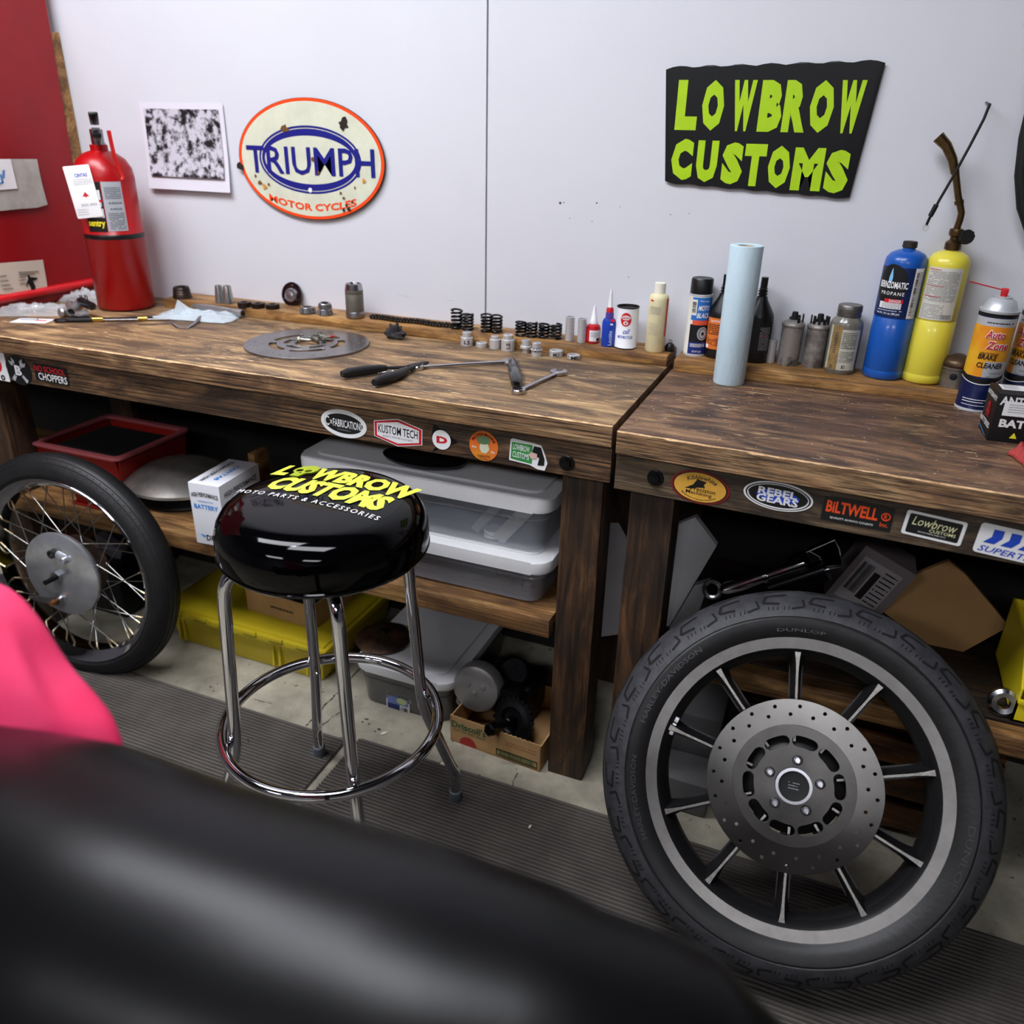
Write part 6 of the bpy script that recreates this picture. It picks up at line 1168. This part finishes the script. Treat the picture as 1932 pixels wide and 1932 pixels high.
slab('cardboard_sheet', [(1790, 1058), (1822, 1085), (1904, 1182), (1788, 1246), (1628, 1126)], .30, .012, M('cardboard_brown', '9c7648', .8, var=.08, vs=8), 'large diamond-tilted brown cardboard sheet behind the cast wheel at right', 'cardboard sheet', [.05, .05, 0, -.04, 0])
slab('cardboard_flap', [(1622, 1122), (1722, 1070), (1704, 1056), (1640, 1105)], .345, .006, M('cardboard_brown'), 'small brown cardboard flap behind the diamond-tilted sheet', 'cardboard sheet')
p = aty(1900, 1392, .06); t = thing('yellow_bin', 'yellow open-front parts bin on the right shelf, cut by the photo edge', 'bin', (p.x-.004, .062, ZSR)); w_ = .14; hh = .135; dp = .22
YB = M('bin_yellow', 'd6c420', .4)
part(t, 'shell', YB, lambda b: (b.raw(([(0, 0, 0), (0, dp, 0), (0, dp, hh), (0, .07, hh), (0, .0, hh*.52), (0, 0, 0.002), (.004, 0, 0), (.004, dp, 0), (.004, dp, hh), (.004, .07, hh), (.004, 0, hh*.52)], [(0, 1, 2, 3, 4), (6, 10, 9, 8, 7), (3, 4, 10, 9), (2, 3, 9, 8), (0, 4, 10, 6)])), b.box((w_/2, .002, hh*.17), (w_, .004, hh*.34)), b.box((w_/2, dp/2, .002), (w_, dp, .004)), b.box((w_/2, dp, hh/2), (w_, .004, hh)), b.box((w_, dp/2, hh/2), (.004, dp, hh)), b.box((w_/2, -.003, hh*.34), (w_, .008, .008), bev=.002)))
b = B(); b.box((.07, .10, .028), (.11, .12, .045), bev=.01); o = b.build('bin_contents', M('tan_part', '8a5a2c', .6, var=.2, vs=20)); o.location = t.location; tag(o, 'tan part lying inside the yellow open-front bin', 'part')
p = aty(1881, 1362, .08); t = thing('bearing_ring', 'steel bearing ring standing on the right shelf beside the yellow bin', 'bearing', (p.x-.002, .075, ZSR)); part(t, 'ring', CHROMED, lambda b: b.lathe([(.011, .006), (.020, .008), (.026, .004), (.026, -.006), (.011, -.006), (.011, .006)], 36, X(0, 0, .0265) @ RX(75)))
# behind the cast wheel, on the floor
GC = M('grey_case', '5d5b5c', .5, var=.08, vs=10)
for (u0, v0, u1, v1, y, lab) in ((1262, 1340, 1345, 1425, .16, 'upper grey plastic case seen through the cast wheel at left'), (1262, 1440, 1330, 1495, .10, 'lower grey plastic case seen through the cast wheel at left')):
    A, Z = aty(u0, v0, y), aty(u1, v1, y); zt_ = max(A.z, .05); b = B(); h_ = zt_ if y > .12 else max(.03, A.z); b.box(((A.x+Z.x)/2, y+.09, h_/2), (Z.x-A.x+.02, .17 if y > .12 else .10, h_), bev=.008); o = b.build('plastic_case', GC); 
    if y < .12: o.location.y = -.085
    tag(o, lab, 'case')
t = thing('wooden_crate', 'dark orange-brown slatted wooden crate behind the cast wheel', 'crate', (.56, .34, 0)); CRW = wood('crate_wood', '3b2110', '6b3f1c', '8f5a2a', stain=.4, off=(3, 3, 3))
for i in range(3): part(t, 'slat', CRW, lambda b: b.box((0, -.16, .05+i*.085), (.50, .014, .062), MX.Rotation(RD(-1.5+i), 3, 'Y'), bev=.002))
for s_ in (-1, 1): part(t, 'corner_post', CRW, lambda b: b.box((s_*.235, -.14, .13), (.03, .03, .26)))
part(t, 'back', CRW, lambda b: b.box((0, .15, .13), (.50, .012, .25))); part(t, 'bottom', CRW, lambda b: b.box((0, 0, .012), (.48, .30, .012)))
# behind the spoked wheel
p = aty(210, 1200, .18); t = thing('car_battery', 'black battery with yellow Duralast lettering on the floor behind the spoked wheel', 'battery', (p.x, .22, 0)); part(t, 'case', M('case_black', '0c0c0e', .45), lambda b: b.box((0, 0, .09), (.22, .12, .178), bev=.006))
part(t, 'lettering', M('yellow_print'), lambda b: (T(b, 'Duralast', -.01, p.z+.004, .085, .014, flatmap(-.0612), bold=.02), patch(b, -.05, .035, p.z-.026, p.z-.023, flatmap(-.0612)), patch(b, -.04, .0, p.z-.042, p.z-.039, flatmap(-.0612))))
p = aty(120, 1195, .2); b = B(); b.box((p.x-.02, .27, .075), (.20, .16, .15), bev=.003); tag(b.build('wooden_box', CRW), 'brown wooden box on the floor behind the spoked wheel hub', 'box')
p = aty(243, 1125, .26); b = B(); b.box((0, 0, 0), (.10, .03, .05), MX.Rotation(RD(25), 3, 'Y'), bev=.003); o = b.build('grey_bracket', M('bracket_grey', '66626c', .5, .3)); o.location = (p.x+.02, .22, .205); tag(o, 'grey plastic bracket lying on the battery behind the spoked wheel', 'bracket')
for u, v, s_, lab in ((724, 1384, .011, 'white paint chip on the concrete by the floor tote'), (690, 1420, .005, 'tiny white chip at the corner of the right rubber mat'), (835, 1445, .014, 'pale wedge of debris beside the stool foot on the concrete'), (1000, 1560, .006, 'white fleck on the rubber mat near the photo bottom'), (762, 1457, .004, 'small white fleck on the rubber mat inside the footrest ring')):
    P = atz(u, v, .0005 if v < 1450 else .009); b = B(); n = 7; rd = random.Random(u); b.prism([(s_*rd.uniform(.6, 1)*cos(2*pi*i/n), s_*.6*rd.uniform(.6, 1)*sin(2*pi*i/n)) for i in range(n)], 0, .002); o = b.build('paint_chip', M('chip_white', 'dcd8cc', .6)); o.location = P; o.rotation_euler = (0, 0, rd.uniform(0, 3)); tag(o, lab, 'debris')

# --------------------------------------------------------------- foreground
SEATM = M('seat_vinyl', '08080a', .33, coat=0, spec=.2, bump=.05, bs=300)
sil = [(-330, 1352, .86), (0, 1366, .78), (220, 1402, .72), (440, 1478, .66), (680, 1548, .61), (930, 1620, .57), (1180, 1705, .54), (1420, 1800, .52)]
rr = [.115, .13, .14, .14, .135, .125, .105, .07]
S_ = [atd(*q_) for q_ in sil]
pts = []
for i, (s_, r) in enumerate(zip(S_, rr)):
    d = S_[min(i+1, len(S_)-1)]-S_[max(i-1, 0)]; n_ = d.cross(s_-CP).normalized()
    if n_.dot(UP) > 0: n_ = -n_
    pts.append(s_+n_*r)
P4 = []; R4 = []
for i in range(len(pts)-1):
    for k in range(4): P4.append(pts[i].lerp(pts[i+1], k/4)); R4.append(rr[i]+(rr[i+1]-rr[i])*k/4)
P4.append(pts[-1]); R4.append(rr[-1]); P4.append(pts[-1]+(pts[-1]-pts[-2]).normalized()*.045); R4.append(.02)
P4.insert(0, pts[0]+(pts[0]-pts[1]).normalized()*.06); R4.insert(0, .03)
c = pts[3]; MSX = thing('saddle', 'out-of-focus black vinyl motorcycle saddle in the bottom left foreground', 'saddle', (c.x, c.y, 0))
b = B(); b.tube([p_-V((c.x, c.y, 0)) for p_ in P4], R4, 40); b.build('cushion', SEATM, MSX, sharp=80)
low = min(p_.z-r for p_, r in zip(pts, rr))
part(MSX, 'seat_pan', BLKM, lambda b: b.tube([p_-V((c.x, c.y, 0))-V((0, 0, r*.62)) for p_, r in zip(pts[1:-1], rr[1:-1])], [r*.6 for r in rr[1:-1]], 20))
part(MSX, 'stand', BLKM, lambda b: (b.cyl(.03, .012, c.z-.06, 20), b.cyl(.17, .010, .024, 40)))
PINK = M('pink_cloth', 'd01a50', .8, col2='dd4470', vs=3, bump=.2, bs=300)
pc = atd(-40, 1400, .80); pk = atd(-80, 1085, .80); e1 = RT; e2 = UP
pc = atd(40, 1415, .80)
hgt = (atd(40, 1075, .80)-pc).length
def cl(u, v):
    a = 2*pi*u; t = v
    fold = 1+.10*sin(3*a+1.0+2*t)+.05*sin(7*a+4*t)
    r = (.095*(1-t)**.28*(1+.10*(1-t)**3))*fold
    r *= 1+.22*NZ.noise(V((cos(a)*1.8, sin(a)*1.8, t*2.5)))
    r *= 1-.55*math.exp(-((a-2.0)/.5)**2-((t-.16)/.13)**2)
    return e1*(r*cos(a)*.98-.062*t)+(-FW)*(r*sin(a)*.55)+e2*(hgt*(t-.06)*(1+.05*NZ.noise(V((cos(a), sin(a), 4)))))
b = B(); b.grid(cl, 72, 40, wrap=True); o = b.build('cloth', PINK, sharp=80); o.location = pc; tag(o, 'out-of-focus bright pink cloth heaped on the black motorcycle seat', 'cloth')

# ---------------------------------------------------------- world and view
w = bpy.data.worlds.new('room_air'); SC.world = w; w.use_nodes = True
w.node_tree.nodes['Background'].inputs[0].default_value = (.5, .52, .6, 1); w.node_tree.nodes['Background'].inputs[1].default_value = .05
SC.view_settings.view_transform = 'Standard'; SC.view_settings.look = 'None'; SC.view_settings.exposure = 0; SC.view_settings.gamma = 1; SC.view_settings.use_curve_mapping = False
SC.cycles.max_bounces = 7; SC.cycles.use_denoising = True; SC.cycles.sample_clamp_indirect = 6; SC.cycles.caustics_reflective = False; SC.cycles.caustics_refractive = False
SC.cycles.transparent_max_bounces = 12; SC.cycles.diffuse_bounces = 4
